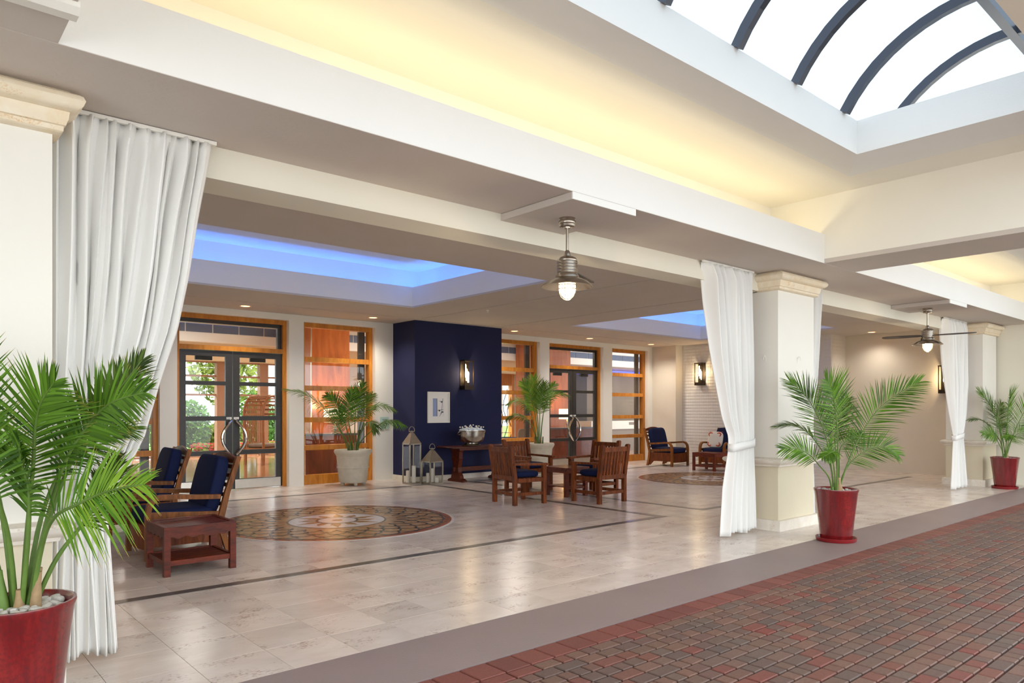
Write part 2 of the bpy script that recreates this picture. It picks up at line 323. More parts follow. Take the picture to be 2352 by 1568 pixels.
# ---- ground
struct(B(-60, 60, -60, -3.0, -.14, -.03).build('ground', 'road'), 'drive and forecourt ground beyond the entrance')
def inset_tile(w, d, h=.03, b=.003):
    vs = [(x*(w/2), y*(d/2), -h) for x, y in ((-1, -1), (1, -1), (1, 1), (-1, 1))] + [(x*(w/2), y*(d/2), -b) for x, y in ((-1, -1), (1, -1), (1, 1), (-1, 1))] + [(x*(w/2-b), y*(d/2-b), 0) for x, y in ((-1, -1), (1, -1), (1, 1), (-1, 1))]
    fs = [(8, 9, 10, 11)] + [(4+i, 4+(i+1) % 4, 8+(i+1) % 4, 8+i) for i in range(4)] + [(i, (i+1) % 4, 4+(i+1) % 4, 4+i) for i in range(4)]
    return vs, fs
def lay(pieces, mats, parent, name, limit=300, h=.03, b=.003):
    """pieces: (x, y, w, d, mat). the largest in view become parts, the rest one joined part"""
    pieces.sort(key=lambda p: (0 if seen(p[0], p[1]) else 1, px(p[0], p[1])[2]))
    cache = {}; rest = {}
    for i, (x, y, w, d, m) in enumerate(pieces):
        if i < limit and seen(x, y):
            k = (round(w, 3), round(d, 3), m)
            if k not in cache:
                mb = MB(); mb.add(*inset_tile(w, d, h, b)); me = mb.mesh(name); me.materials.append(M[m]); cache[k] = me
            link(name, cache[k], parent, (x, y, 0))
        else:
            vs, fs = inset_tile(w, d, h, b); rest.setdefault(m, MB()).add([(x+a, y+bb, c) for a, bb, c in vs], fs)
    for m, mb in rest.items(): mb.build('far_' + name, m, parent, kind='stuff')
# travertine floor: slab with tiles
floor = struct(B(-4, 19, 3.97, 13.75, -.12, -.018).build('floor', 'grout'), 'polished beige travertine floor of the entrance hall')
T = .437; pcs = []
x0 = 1.792 - 14*T
for i in range(56):
    for j in range(24):
        x = x0 + i*T; y = 3.97 + j*T
        if x > 18.5 or y > 13.6 or x < -4: continue
        off = 0
        pcs.append((x+T/2+off, y+T/2, T-.002, T-.002, 'travertine'))
lay(pcs, None, floor, 'tile', 300, .03, .001)
strip = MB(); w = .055
for a in ((-3, 8.3, 6.25-w, 6.25+w), (8.3-2*w, 8.3, 6.25+w, 11.95), (-3, 8.3, 11.95, 11.95+2*w), (9.22, 17.3, 6.28-w, 6.28+w), (9.22, 9.22+2*w, 6.28+w, 11.9), (9.22, 17.3, 11.9, 11.9+2*w)):
    B(a[0], a[1], a[2], a[3], -.02, .0025).build('inlay_strip', 'granite', floor)
struct(B(-4, 19, 3.335, 3.968, -.12, .001).build('floor_kerb', 'purple'), 'smooth mauve painted strip between the tiles and the bricks')
# brick drive
drive = struct(B(-4, 19, -3, 3.333, -.14, -.022).build('floor_drive', 'joint'), 'brick paved driveway')
pcs = []
x = -1.0
while x < 18.5:
    pcs.append((x+.097, 3.225, .186, .198, 'brick_red')); x += .194
rowy = 3.12; r = 0
while rowy > -1.6:
    x = -1 + random.uniform(-.2, 0); hh = .104
    while x < 18.5:
        L = random.choice((.10, .13, .13, .165, .2))
        if rowy > .1 or x < 10: pcs.append((x+L/2, rowy-hh/2, L-.012, hh-.012, 'brick'))
        x += L
    rowy -= hh
lay(pcs, None, drive, 'brick', 300, .035, .005)
# ---- canopy: soffit, fascias, coves
m = MB()
m.box(-6, 20, YFA+.08, 4.795, ZS, ZS+.05); m.box(-6, 20, YFA+.002, YFA+.08, ZS-.003, ZS-.0002)
for a_, b_ in ((-6, .61), (8.25, 9.07), (16.8, 20)): m.box(a_, b_, YFA, YFA+.08, ZS, ZS+.05)
m.box(-6, .61, -.3, YFA, ZS, ZS+.05); m.box(8.25, 9.07, -.3, YFA, ZS, ZS+.05); m.box(16.8, 20, -.3, YFA, ZS, ZS+.05)
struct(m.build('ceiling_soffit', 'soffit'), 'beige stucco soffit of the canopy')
m = MB()
for a, b in ((.61, 8.25), (9.07, 16.8)):
    m.box(a+.001, b-.001, YFA, YFA+.079, ZS, 3.545)          # lip that hides the cove

struct(m.build('trim_fascia', 'fascia'), 'bright white fascia of the canopy coffers')
m = MB()
for a in (.53, 8.25, 8.99, 16.8): m.box(a, a+.08, -.3, YB-.001, ZS+.05, Z2)
m.box(-6, 20, YB, YB+.1, ZS+.051, Z2)
# coffer ceilings around the skylight openings
for a, b in ((.53, 8.33), (8.99, 16.88)):
    xa, xb = a+1.2, b-1.45
    ya, yb = .78, 3.42
    m.box(a, b, yb, YB+.05, Z2, Z2+.08); m.box(a, b, -.3, ya-.3, Z2, Z2+.08); m.box(a, xa-.4, ya-.3, yb, Z2, Z2+.08); m.box(xb+.87, b, ya-.3, yb, Z2, Z2+.08)
struct(m.build('ceiling_cove', 'cove'), 'warm lit coffer ceiling above the driveway')
for a, b in ((.61, 8.25), (9.07, 16.8)):
    xa, xb = a+1.2, b-1.37
    m = MB()
    def ring(x0, x1, y0, y1, z): return [(x0, y0, z), (x1, y0, z), (x1, y1, z), (x0, y1, z)]
    rs = [ring(xa, xb, .78, 2.96, 4.215), ring(xa, xb, .78, 2.96, 3.90), ring(xa-.4, xb+.87, .45, 3.42, Z2), ring(xa-.4, xb+.87, .45, 3.42, 4.215)]
    vs = sum(rs, []); fs = []
    for k in range(4):
        for i in range(4): fs.append((k*4+i, k*4+(i+1) % 4, ((k+1) % 4)*4+(i+1) % 4, ((k+1) % 4)*4+i))
    m.add(vs, fs); struct(m.build('trim_skylight_curb' , 'fascia'), 'pale curb around the %s barrel skylight' % ('near' if a < 5 else 'far'))
struct(B(.61, 8.25, .62, 1.205, 3.70, 3.985).build('trim_beam', 'warmwall'), 'shaded beam along the near edge of the skylight')
m = MB().prism([(3.50, 3.275), (3.47, 3.25), (3.47, 3.19), (3.50, 3.165), (3.56, 3.165), (3.60, 3.20), (3.60, 3.215)], -6, .62, 'x')
struct(m.build('trim_moulding', 'wall_white'), 'moulded trim under the soffit in the top corner')
for k, xc in enumerate((4.435, 12.78)):
    struct(B(xc-.385, xc+.385, YFA, YFA+.012, ZS-.06, ZS-.0035).build('trim_panel_front', 'fascia'), ('near' if k == 0 else 'far') + ' white front edge of a ceiling fan panel')
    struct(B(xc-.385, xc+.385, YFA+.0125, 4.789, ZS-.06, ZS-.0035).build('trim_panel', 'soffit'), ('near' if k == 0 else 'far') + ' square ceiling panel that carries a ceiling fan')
# beam over the openings
struct(B(-4, 18.5, 4.79, 5.14, 3.0, 3.45).build('trim_header_beam', 'cream'), 'cream beam over the curtained openings')
# ---- inner ceiling with reveals and blue coffers
m = MB(); zc1 = ZC+.03
def slab(x0, x1, y0, y1): m.box(x0, x1, y0, y1, ZC, zc1)
H = [(2.3, 7.3, 7.5, 11.15), (11.5, 16.5, 7.5, 11.2)]
for (a, b), h in zip(((-4, 8.28), (10.44, 19)), H):
    slab(a, b, 5.14, h[2]); slab(a, b, h[3], 12.40); slab(a, h[0], h[2], h[3]); slab(h[1], b, h[2], h[3])
slab(8.325, 10.395, 5.14, 12.40); slab(-4, 19, 12.45, 13.8)
m.box(8.25, 8.35, 5.14, 12.5, ZC+.025, ZC+.05); m.box(10.38, 10.46, 5.14, 12.5, ZC+.025, ZC+.05); m.box(-4, 19, 12.38, 12.48, ZC+.025, ZC+.05)
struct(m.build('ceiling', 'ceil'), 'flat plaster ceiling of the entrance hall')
for k, h in enumerate(H):
    m = MB(); x0, x1, y0, y1 = h
    for a in ((x0-.06, x0, y0-.06, y1+.06), (x1, x1+.06, y0-.06, y1+.06), (x0, x1, y0-.06, y0), (x0, x1, y1, y1+.06)): m.box(*a, zc1+.0005, 3.75)
    struct(m.build('trim_coffer_lip', 'fascia'), 'white lip around the %s blue coffer' % ('near' if k == 0 else 'far'))
    m = MB(); e = .40; x0 -= e; x1 += e; y0 -= e; y1 += e
    for a in ((x0-.05, x0, y0, y1), (x1, x1+.05, y0, y1), (x0, x1, y0-.05, y0), (x0, x1, y1, y1+.05)): m.box(*a, ZC+.03, 4.15)
    m.box(x0-.05, x1+.05, y0-.05, y1+.05, 4.13, 4.18)
    struct(m.build('ceiling_coffer', 'cove'), 'blue lit recess of the %s coffer' % ('near' if k == 0 else 'far'))
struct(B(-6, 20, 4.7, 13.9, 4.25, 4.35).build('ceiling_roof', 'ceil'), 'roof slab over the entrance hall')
# ---- walls
m = MB()
OPEN = [(1.6, 3.605), (3.891, 5.954), (6.26, 7.871), (10.7, 12.682), (13.025, 15.12), (15.487, 17.104)]
xs = [-4] + sum([list(o) for o in OPEN], []) + [17.35]
for i in range(0, len(xs), 2): m.box(xs[i], xs[i+1], YF, YF+.30, -.02, 3.25)
m.box(-4, 17.35, YF, YF+.30, 3.25, ZC+.02)
struct(m.build('wall_back', 'wall_white'), 'white wall of piers between the doors and windows')
struct(B(8.311, 10.673, 12.6, YF+.01, .105, ZC+.001).build('wall_navy', 'navy_wall'), 'navy blue wall block behind the console table')
struct(B(8.29, 10.694, 12.58, YF, -.02, .105).build('baseboard_navy', 'base_stone'), 'travertine baseboard of the navy wall')
struct(B(17.3, 17.62, 12.6, 13.76, -.02, ZC+.02).build('wall_corner', 'beige'), 'plain beige corner wall')
struct(B(17.62, 18.45, 8.2, 12.7, -.02, ZC+.02).build('wall_textured', 'texwall'), 'white dimpled feature wall')
struct(B(18.4, 18.6, 4.8, 8.3, -.02, ZC+.02).build('wall_far', 'warmwall'), 'warm beige wall past the second curtain')
struct(B(17.12, 18.6, -1.3, 5.0, -.05, ZS+.02).build('wall_end', 'cream'), 'cream end wall of the driveway')
struct(B(-4.2, -4, 3.9, 13.9, -.02, 4.3).build('wall_left', 'cream'), 'wall at the left end of the hall')
# ---- columns
def column(name, label, x0, x1, y0=4.55, y1=5.2):
    t = thing(name, label, 'column', ((x0+x1)/2, (y0+y1)/2, 0)); w = (x1-x0)/2; d = (y1-y0)/2
    def bx(g, z0, z1): return B(-w-g, w+g, -d-g, d+g, z0, z1)
    bx(.055, 0, .13).build('plinth', 'base_stone', t)
    bx(0, .13, .80).build('pedestal', 'pedestal', t)
    bx(0, .90, 2.99).build('shaft', 'wall_white', t)
    def mould(prof, name, mat, yb=None):
        m = MB(); yb_ = d if yb is None else yb; o = 0
        for g, z in prof: m.v += [(-w-g, -d-g, z), (w+g, -d-g, z), (w+g, yb_+(g if yb is None else 0), z), (-w-g, yb_+(g if yb is None else 0), z)]
        n = len(prof)
        for i in range(n-1):
            for q in range(4): m.f.append((i*4+q, i*4+(q+1) % 4, (i+1)*4+(q+1) % 4, (i+1)*4+q))
        m.f.append((0, 1, 2, 3)); m.f.append(tuple((n-1)*4+q for q in range(4)))
        return m.build(name, mat, t, smooth=True)
    mould([(0, .79), (.03, .795), (.035, .815), (.06, .83), (.08, .85), (.085, .87), (.075, .888), (.05, .896), (.02, .905), (0, .905)], 'ledge', 'base_stone')
    yb = 4.82 - (y0+y1)/2
    mould([(0, 2.985), (.03, 2.99), (.045, 3.0), (.045, 3.025), (.055, 3.03), (.06, 3.05), (.065, 3.06), (.07, 3.10), (.10, 3.108), (.125, 3.13), (.135, 3.155), (.125, 3.18), (.10, 3.195), (.07, 3.20), (.07, ZS-.001)], 'capital', 'capital_stone', yb)
    return t
column('column', 'cream column with stone capital beside the big left curtain', -.26, .681)
mc = column('column', 'cream column with stone capital behind the middle red pot palm', 8.345, 9.27)
for hx_, hy_, dx_, dy_ in ((.02, -.325, 0, -1), (-.4625, -.16, -1, 0)):
    MB().tube([(hx_+dx_*.035*(1-math.cos(a))*.7 + (abs(dy_))*.03*math.sin(a)*0, hy_+dy_*.035*(1-math.cos(a))*.7, 2.12+.06*math.sin(a)) for a in [-.2+3.2*i/12 for i in range(13)]], .005, 6).build('curtain_hook', 'white_paint', mc, True)
column('column', 'farthest cream column with stone capital by the end wall', 16.2, 17.04)
# ---- doors and windows
def pane_box(x0, x1, z0, z1, parent, y=13.655): return B(x0, x1, y, y+.008, z0, z1).build('pane', 'glass', parent)
def window(name, x0, x1, label):
    t = sempty(name, label); z0, z1 = .0, 3.25; y0, y1 = 13.57, 13.72
    for a in ((x0, x0+.075), (x1-.075, x1)): B(a[0], a[1], y0, y1, z0, z1).build('jamb', 'orange_wood', t)
    B(x0+.075, x1-.075, y0, y1, 3.16, z1).build('head', 'orange_wood', t)
    B(x0+.075, x1-.075, y0, y1, z0, .19).build('sill', 'orange_wood', t)
    zz = [.19, .74, 1.30, 1.94, 2.52, 3.16]
    for z in zz[1:-1]: B(x0+.075, x1-.075, y0+.02, y1, z-.05, z+.05).build('glazing_bar', 'orange_wood', t)
    for i in range(5): pane_box(x0+.075, x1-.075, zz[i]+(.05 if i else 0), zz[i+1]-(.05 if i < 4 else 0), t)
    # dark steel mullion just inside the frame
    B(x1-.24, x1-.10, y1+.01, y1+.07, .0, 3.2).build('mullion', 'lobby_dark', t)
def door(name, x0, x1, label):
    t = sempty(name, label); y0, y1 = 13.57, 13.72
    for a in ((x0, x0+.07), (x1-.07, x1)): B(a[0], a[1], y0, y1, 0, 3.25).build('jamb', 'orange_wood', t)
    B(x0+.07, x1-.07, y0, y1, 3.165, 3.25).build('head', 'orange_wood', t)
    B(x0+.07, x1-.07, y0, y1, 2.60, 2.685).build('transom_bar', 'orange_wood', t)
    B(x0+.07, x1-.07, y0+.07, y1, 3.10, 3.165).build('transom_frame', 'door_black', t); B(x1-.15, x1-.07, y0+.07, y1, 2.685, 3.10).build('transom_frame', 'door_black', t)
    B(x0+.07, x1-.15, 13.66, 13.668, 2.685, 3.10).build('transom_pane', 'glass', t)
    xm = (x0+x1)/2
    for s_, (a, b) in ((1, (x0+.07, xm-.006)), (-1, (xm+.006, x1-.07))):
        m = MB(); yl0, yl1 = 13.62, 13.675; st = .125
        m.box(a, a+st, yl0, yl1, .012, 2.595); m.box(b-st, b, yl0, yl1, .012, 2.595)
        zz = [(.012, .20), (.66, .745), (1.30, 1.384), (1.957, 2.03), (2.49, 2.595)]
        for z0, z1 in zz: m.box(a+st, b-st, yl0, yl1, z0, z1)
        leaf = m.build('door_leaf', 'door_black', t)
        for i in range(4): B(a+st, b-st, 13.645, 13.653, zz[i][1], zz[i+1][0]).build('pane', 'glass', leaf)
        B(a+.04, b-.03, yl0-.006, yl0, .02, .19).build('kick_plate', 'steel', leaf)
        B((a+b)/2-.02*s_-.15, (a+b)/2-.02*s_+.15, yl1, yl1+.05, 2.42, 2.49).build('closer', 'black', leaf)
        xe = xm - s_*.05
        pts = [(xe, yl0-.005, 1.31), (xe-s_*.0, yl0-.07, 1.29)]
        for q in range(1, 12):
            f = q/12; pts.append((xe - s_*.17*math.sin(PI*f)**.9, yl0-.075, 1.29-.62*f))
        pts += [(xe, yl0-.07, .67), (xe, yl0-.005, .65)]
        MB().tube(pts, [.018]+[.018+.012*math.sin(PI*i/(len(pts)-1)) for i in range(1, len(pts)-1)]+[.018], 8).build('handle', 'chrome', leaf, True)
        pl = B(xm-s_*.115, xm-s_*.02, yl0-.004, yl0-.001, 1.325, 1.365).build('push_pull_plate', 'label_paper', leaf)
        tc = bpy.data.curves.new('pull_text', 'FONT'); tc.body = 'PULL'; tc.size = .034; tc.align_x = 'CENTER'; tc.align_y = 'CENTER'; tc.extrude = .0005
        to = bpy.data.objects.new('tmp_text', tc); C.objects.link(to); dg = bpy.context.evaluated_depsgraph_get(); me = bpy.data.meshes.new_from_object(to.evaluated_get(dg)); bpy.data.objects.remove(to)
        me.materials.clear(); me.materials.append(M['ink']); link('lettering', me, leaf, (xm-s_*.0675, yl0-.005, 1.345), (PI/2, 0, 0))
window('window_1', OPEN[0][0], OPEN[0][1], 'orange framed window half hidden by the left curtain'); door('door_1', OPEN[1][0], OPEN[1][1], 'black glazed double door left of the navy wall')
window('window_2', OPEN[2][0], OPEN[2][1], 'orange framed window behind the palm left of the navy wall'); window('window_3', OPEN[3][0], OPEN[3][1], 'orange framed window right beside the navy wall')
door('door_2', OPEN[4][0], OPEN[4][1], 'black glazed double door right of the navy wall'); window('window_4', OPEN[5][0], OPEN[5][1], 'rightmost orange framed window by the corner armchair')
# ---- skylight vaults
def skylight(label, xa, xb, ribs):
    t = thing('skylight', label, 'skylight', ((xa+xb)/2, 1.87, 4.215)); xc = (xa+xb)/2
    def arc(q, dr=0):
        R = (1.09**2+.63**2)/(2*.63); a = math.asin(1.09/R); th = -a+2*a*q; return ((R+dr)*math.sin(th), (R+dr)*math.cos(th)-R+.63)
    n = 18
    for x in ribs:
        m = MB()
        for q in range(n+1):
            for dr in (-.05, .03):
                y, z = arc(q/n, dr)
                for dx in (-.03, .03): m.v.append((x-xc+dx, y, z))
        for q in range(n):
            o = q*4
            for a, b in ((0, 1), (1, 3), (3, 2), (2, 0)): m.f.append((o+a, o+b, o+4+b, o+4+a))
        m.f += [(0, 1, 3, 2), (n*4, n*4+2, n*4+3, n*4+1)]
        m.build('rib', 'dark_rib', t)
    ed = [xa]+list(ribs)+[xb]
    for i in range(len(ed)-1):
        if ed[i+1]-ed[i] < .1: continue
        m = MB()
        for q in range(n+1):
            y, z = arc(q/n, .04); m.v += [(ed[i]-xc, y, z), (ed[i+1]-xc, y, z)]
        for q in range(n): m.f.append((q*2, q*2+1, q*2+3, q*2+2))
        m.build('glazing_panel', 'opal', t, True)
    B(xa-xc, xb-xc, -.035, .035, .575, .66).build('ridge_bar', 'dark_rib', t)
skylight('barrel vault skylight with dark curved ribs over the near driveway', .9, 8.2, [1.24, 2.13, 3.03, 3.92, 4.81, 5.71, 6.605, 7.5])
skylight('barrel vault skylight over the far coffer, mostly hidden', 9.2, 16.7, [9.6, 10.5, 11.4, 12.3, 13.2, 14.1, 15.0, 15.9])
# ================================================================== MOSAIC MEDALLIONS
def medallion(loc, label):
    t = thing('floor_medallion', label, 'mosaic', loc); n = 72
    def disc(r0, r1, z, name, mat):
        m = MB()
        if r0 == 0: m.lathe([(r1, z-.002), (r1, z)], n)
        else: m.lathe([(r0, z-.002), (r1, z-.002), (r1, z), (r0, z)], n); m.f = [f for f in m.f if len(f) == 4] + [(3*n+q, 3*n+(q+1) % n, (q+1) % n, q) for q in range(n)]
        return m.build(name, mat, t)
    disc(1.545, 1.585, .0035, 'outer_ring', 'mosaic_white'); disc(1.43, 1.545, .004, 'rust_border', 'mosaic_rust'); disc(.63, 1.43, .0045, 'scale_field', 'mosaic_brown')
    disc(0, .63, .0050, 'white_disc', 'mosaic_white')
    m = MB()
    def strip(pts, w, z):
        o = len(m.v)
        for i, p in enumerate(pts):
            a = pts[max(i-1, 0)]; b = pts[min(i+1, len(pts)-1)]; dx, dy = b[0]-a[0], b[1]-a[1]; L = math.hypot(dx, dy) or 1; nx, ny = -dy/L*w/2, dx/L*w/2
            m.v += [(p[0]+nx, p[1]+ny, z), (p[0]-nx, p[1]-ny, z)]
        for i in range(len(pts)-1): m.f.append((o+2*i, o+2*i+1, o+2*i+3, o+2*i+2))
    rr = [.80, .96, 1.12, 1.28]; k = 26
    for ri, r in enumerate(rr):
        for q in range(k):
            a0 = 2*PI*(q+.5*(ri % 2))/k; hw = PI/k; pts = []
            for j in range(9):
                f = j/8; th = a0-hw+2*hw*f; pts.append(((r+.17*math.sin(PI*f)**.6)*math.cos(th), (r+.17*math.sin(PI*f)**.6)*math.sin(th)))
            strip(pts, .026, .0062)
    for q in range(64):
        th = 2*PI*q/64; strip([(1.455*math.cos(th), 1.455*math.sin(th)), (1.51*math.cos(th+.05), 1.51*math.sin(th+.05))], .02, .0057)
    for r in (.645, 1.43):
        strip([(r*math.cos(2*PI*q/72), r*math.sin(2*PI*q/72)) for q in range(73)], .022, .0064)
    m.build('dark_lines', 'mosaic_dark', t)
    for q in range(12):
        a = 2*PI*q/12; m2 = MB(); R = .6 if q % 2 == 0 else .5; hw = .2 if q % 2 == 0 else .16; sk = .07
        P_ = lambda r, th: (r*math.cos(th), r*math.sin(th))
        poly = [P_(.26, a-hw), P_(.40, a-hw*.85), P_(.44, a-hw*.3), P_(R, a+sk), P_(.46, a+hw*.55), P_(.40, a+hw*.9), P_(.26, a+hw)]
        m2.prism(poly, .0052, .0070, 'z'); m2.build('sun_ray', 'mosaic_sun', t)
    disc(.25, .285, .0075, 'inner_ring', 'mosaic_dark'); disc(0, .25, .0072, 'inner_disc', 'mosaic_white'); disc(0, .07, .0085, 'centre_dot', 'mosaic_rust')
medallion((4.62, 8.9, 0), 'round sun mosaic set in the floor beside the slatted table'); medallion((13.6, 9.0, 0), 'round mosaic set in the floor before the corner armchairs')
# ================================================================== CURTAINS
def interp(tab, z):
    for (a, za), (b, zb) in zip(tab, tab[1:]):
        if za >= z >= zb: f = (za-z)/(za-zb or 1); return a+(b-a)*f
    return tab[-1][0] if z < tab[-1][1] else tab[0][0]
def curtain(label, left, right, ztop, zbot, y0, folds, ztie, seed, yb=None):
    rnd = random.Random(seed); cx = (left[0][0]+right[0][0])/2; t = thing('curtain', label, 'curtain', (cx, y0, 0)); m = MB()
    ns = folds*10; nz = 70
    wd = [rnd.choice((.45, .6, .8, 1.1, 1.5)) for _ in range(folds)]; tot = sum(wd); edge = [0]
    for q in wd: edge.append(edge[-1]+q/tot)
    amp_k = [.35+.75*q if q < 1 else .8 for q in wd]; skew = [rnd.uniform(-.25, .25) for _ in wd]
    zs = sorted([ztop-(ztop-zbot)*i/nz for i in range(nz+1)], reverse=True)
    for z in zs:
        xl, xr = interp(left, z), interp(right, z); gath = 1-min(1, abs(z-ztie)/.9)
        for i in range(ns+1):
            s_ = i/ns; k = 0
            while k < folds-1 and s_ > edge[k+1]: k += 1
            f = (s_-edge[k])/(edge[k+1]-edge[k]); w = (xr-xl)*(edge[k+1]-edge[k]); g = f+skew[k]*f*(1-f)*1.6
            wv = max(0.0, math.sin(PI*g))**1.6*2-1; amp = min(.085, .55*w+.012)*amp_k[k]*(1-.35*gath)*(1+.18*math.sin(3.1*z+k*1.7+seed))
            top = max(0, (z-(ztop-.16))/.16); amp *= (1-.5*top)
            pin = .010*math.sin(2*PI*s_*folds*1.7+k)*top; x = xl + s_*(xr-xl) + .10*w*math.sin(2*PI*f) + .012*math.sin(2.3*z+k*2.1)*(1-top)*min(1, s_*(1-s_)*6)
            y = -amp*wv + pin - .02*gath*math.sin(PI*s_) + .018*math.sin(1.1*z+5*s_+seed)*(1-top)
            if yb: y += yb*max(0, 1-z/1.0)
            hem = .02*math.sin(3*s_*PI+seed) if z == zs[-1] else 0
            m.v.append((x-cx, y, z+hem))
    for j in range(nz):
        for i in range(ns): m.f.append((j*(ns+1)+i, j*(ns+1)+i+1, (j+1)*(ns+1)+i+1, (j+1)*(ns+1)+i))
    cl = m.build('cloth', 'curtain', t, True); sm = cl.modifiers.new('thick', 'SOLIDIFY'); sm.thickness = .004
    xl, xr = interp(left, ztie)-.012, interp(right, ztie)+.012; m = MB(); n = 28; dy = .075
    for q in range(n):
        a = 2*PI*q/n; x = (xl+xr)/2-cx + (xr-xl)/2*math.copysign(abs(math.cos(a))**.6, math.cos(a)); y = dy*math.copysign(abs(math.sin(a))**.6, math.sin(a)); lift = .03*math.cos(a)
        m.v += [(x, y, ztie-.045+lift), (x, y, ztie+.045+lift)]
    for q in range(n): m.f.append((2*q, 2*((q+1) % n), 2*((q+1) % n)+1, 2*q+1))
    tb = m.build('tieback', 'curtain', t, True); sm = tb.modifiers.new('thick', 'SOLIDIFY'); sm.thickness = .006
    # rail under the soffit
    MB().box(left[0][0]-cx-.02, right[0][0]-cx+.02, -.012, .012, ztop-.005, ztop+.018).build('rail', 'white_paint', t)
    return t
ZT = 3.188
curtain('large white curtain tied back beside the near left column', [(.70, ZT), (.70, 1.5), (.70, .92), (.69, .5), (.68, .05)], [(1.574, ZT), (1.483, 2.687), (1.43, 2.323), (1.366, 1.99), (1.265, 1.663), (1.18, 1.345), (1.038, 1.04), (.972, .92), (.998, .774), (1.03, .45), (1.07, .05)], ZT, .045, 4.70, 12, .92, 3, .16)
curtain('white curtain tied back at the left of the middle column', [(7.02, ZT), (7.1, 3.0), (7.135, 2.756), (7.241, 2.212), (7.375, 1.71), (7.466, 1.403), (7.577, 1.19), (7.577, 1.04), (7.466, .582), (7.40, .03)], [(8.06, ZT), (8.06, 1.2), (8.05, 1.06), (8.08, .6), (8.11, .03)], ZT, .03, 4.73, 10, 1.08, 5)
curtain('narrow white curtain peeking out behind the middle column', [(9.36, ZT), (9.36, 1.1), (9.36, .03)], [(9.85, ZT), (9.78, 2.4), (9.70, 1.7), (9.58, 1.1), (9.62, .6), (9.64, .03)], ZT, .03, 4.73, 5, 1.08, 8)
curtain('white curtain tied back at the left of the farthest column', [(14.66, ZT), (14.75, 2.25), (14.98, 1.5), (15.16, 1.02), (15.16, .95), (15.05, .03)], [(15.82, ZT), (15.84, 2.0), (15.72, 1.4), (15.58, 1.02), (15.6, .95), (15.84, .03)], ZT, .03, 4.73, 8, 1.0, 11)
# ================================================================== LOUNGE ARMCHAIR (front towards -Y)
def armchair(label):
    t = thing('lounge_armchair', label, 'armchair', group='lounge armchairs with navy cushions'); hw = .40
    for s_ in (-1, 1):
        # bent arm and front leg in one curved member
        path = [(-.40, 0), (-.40, .30), (-.40, .46), (-.385, .545), (-.345, .605), (-.28, .628), (-.15, .622), (.05, .605), (.30, .59)]
        m = MB(); th = .032
        pts = []
        for i, (y, z) in enumerate(path):
            a = path[max(i-1, 0)]; b = path[min(i+1, len(path)-1)]; dy, dz = b[0]-a[0], b[1]-a[1]; L = math.hypot(dy, dz); pts.append((y-(-dz/L)*0, z, dy/L, dz/L))
        for y, z, ty, tz in pts:
            ny, nz = -tz, ty
            for dx in (-.033, .033):
                for k in (-1, 1): m.v.append((s_*(hw-.033)+dx, y+ny*k*th/1.4, z+nz*k*th/1.4))
        n = len(pts)
        for i in range(n-1):
            o = i*4
            for a, b in ((0, 1), (1, 3), (3, 2), (2, 0)): m.f.append((o+a, o+b, o+4+b, o+4+a))
        m.f += [(0, 2, 3, 1), (4*n-4, 4*n-3, 4*n-1, 4*n-2)]
        m.build('arm_and_leg', 'teak_light', t, True)
        # rear post, splayed foot and raked back
        poly = [(.36, 0), (.41, 0), (.37, .18), (.345, .38), (.40, .62), (.52, 1.0), (.475, 1.01), (.35, .64), (.285, .40), (.30, .2)]
        MB().prism(poly, s_*(hw-.055), s_*(hw-.008), 'x').build('rear_post', 'teak_light', t)
        # side apron with arched underside
        ap = [(-.385, .40), (-.385, .15), (-.30, .145), (.10, .13), (.18, .15), (.235, .10), (.27, .0+.02), (.30, .02), (.33, .2), (.30, .40)]
        ap = [(-.385, .36), (-.385, .13), (.12, .13), (.20, .12), (.25, .07), (.30, .02), (.335, .02), (.315, .20), (.30, .36)]
        MB().prism(ap, s_*(hw-.06), s_*(hw-.028), 'x').build('side_apron', 'teak', t)
        MB().bar((s_*(hw-.042), -.37, .445), (s_*(hw-.042), .33, .40), .03, .07).build('side_rail', 'teak_light', t)
    m = MB(); n = 10
    for i in range(n+1):
        f = i/n; x = -.335+.67*f; y = -.395-.045*math.sin(PI*f)
        for z in (.10, .345):
            for d in (0, .03): m.v.append((x, y+d, z))
    for i in range(n):
        o = i*4
        for a, b in ((0, 1), (1, 3), (3, 2), (2, 0)): m.f.append((o+a, o+b, o+4+b, o+4+a))
    m.f += [(0, 2, 3, 1), (4*n, 4*n+1, 4*n+3, 4*n+2)]
    m.build('front_apron', 'teak', t, True)
    B(-.335, .335, .28, .31, .12, .36).build('rear_apron', 'teak', t); B(-.35, .35, -.37, .30, .32, .345).build('seat_board', 'teak', t)
    for z in (.50, .60, .70, .80, .89): 
        y = .318+.25*(z-.40) if z < .62 else .373+.3276*(z-.62)
        B(-.347, .347, y-.011, y+.011, z-.02, z+.02).build('back_slat', 'teak', t)
    poly = [(-.36, .925), (-.36, .97)] + [(-.36+.72*i/10, .975+.06*math.sin(PI*i/10)) for i in range(11)] + [(.36, .97), (.36, .925)]
    MB().prism(poly, .470, .498, 'y').build('crest_rail', 'teak', t)
    MB().cushion(.66, .68, .15, (0, -.06, .415), .22, bow=.12).build('seat_cushion', 'navy', t, True)
    mt = Matrix.Translation((0, .30, .70)) @ Matrix.Rotation(-.24, 4, 'X')
    MB().cushion(.65, .15, .63, (0, 0, 0), .25, 32, 16, mt).build('back_cushion', 'navy', t, True)
    return t
ch = armchair('lounge armchair with navy cushions right behind the slatted side table')
ch.location = (2.36, 8.10, 0); ch.rotation_euler = (0, 0, -PI/2)
copy_thing(ch, (2.43, 9.92, 0), -PI/2-.05, 'rear left navy lounge armchair, half hidden by the big palm')
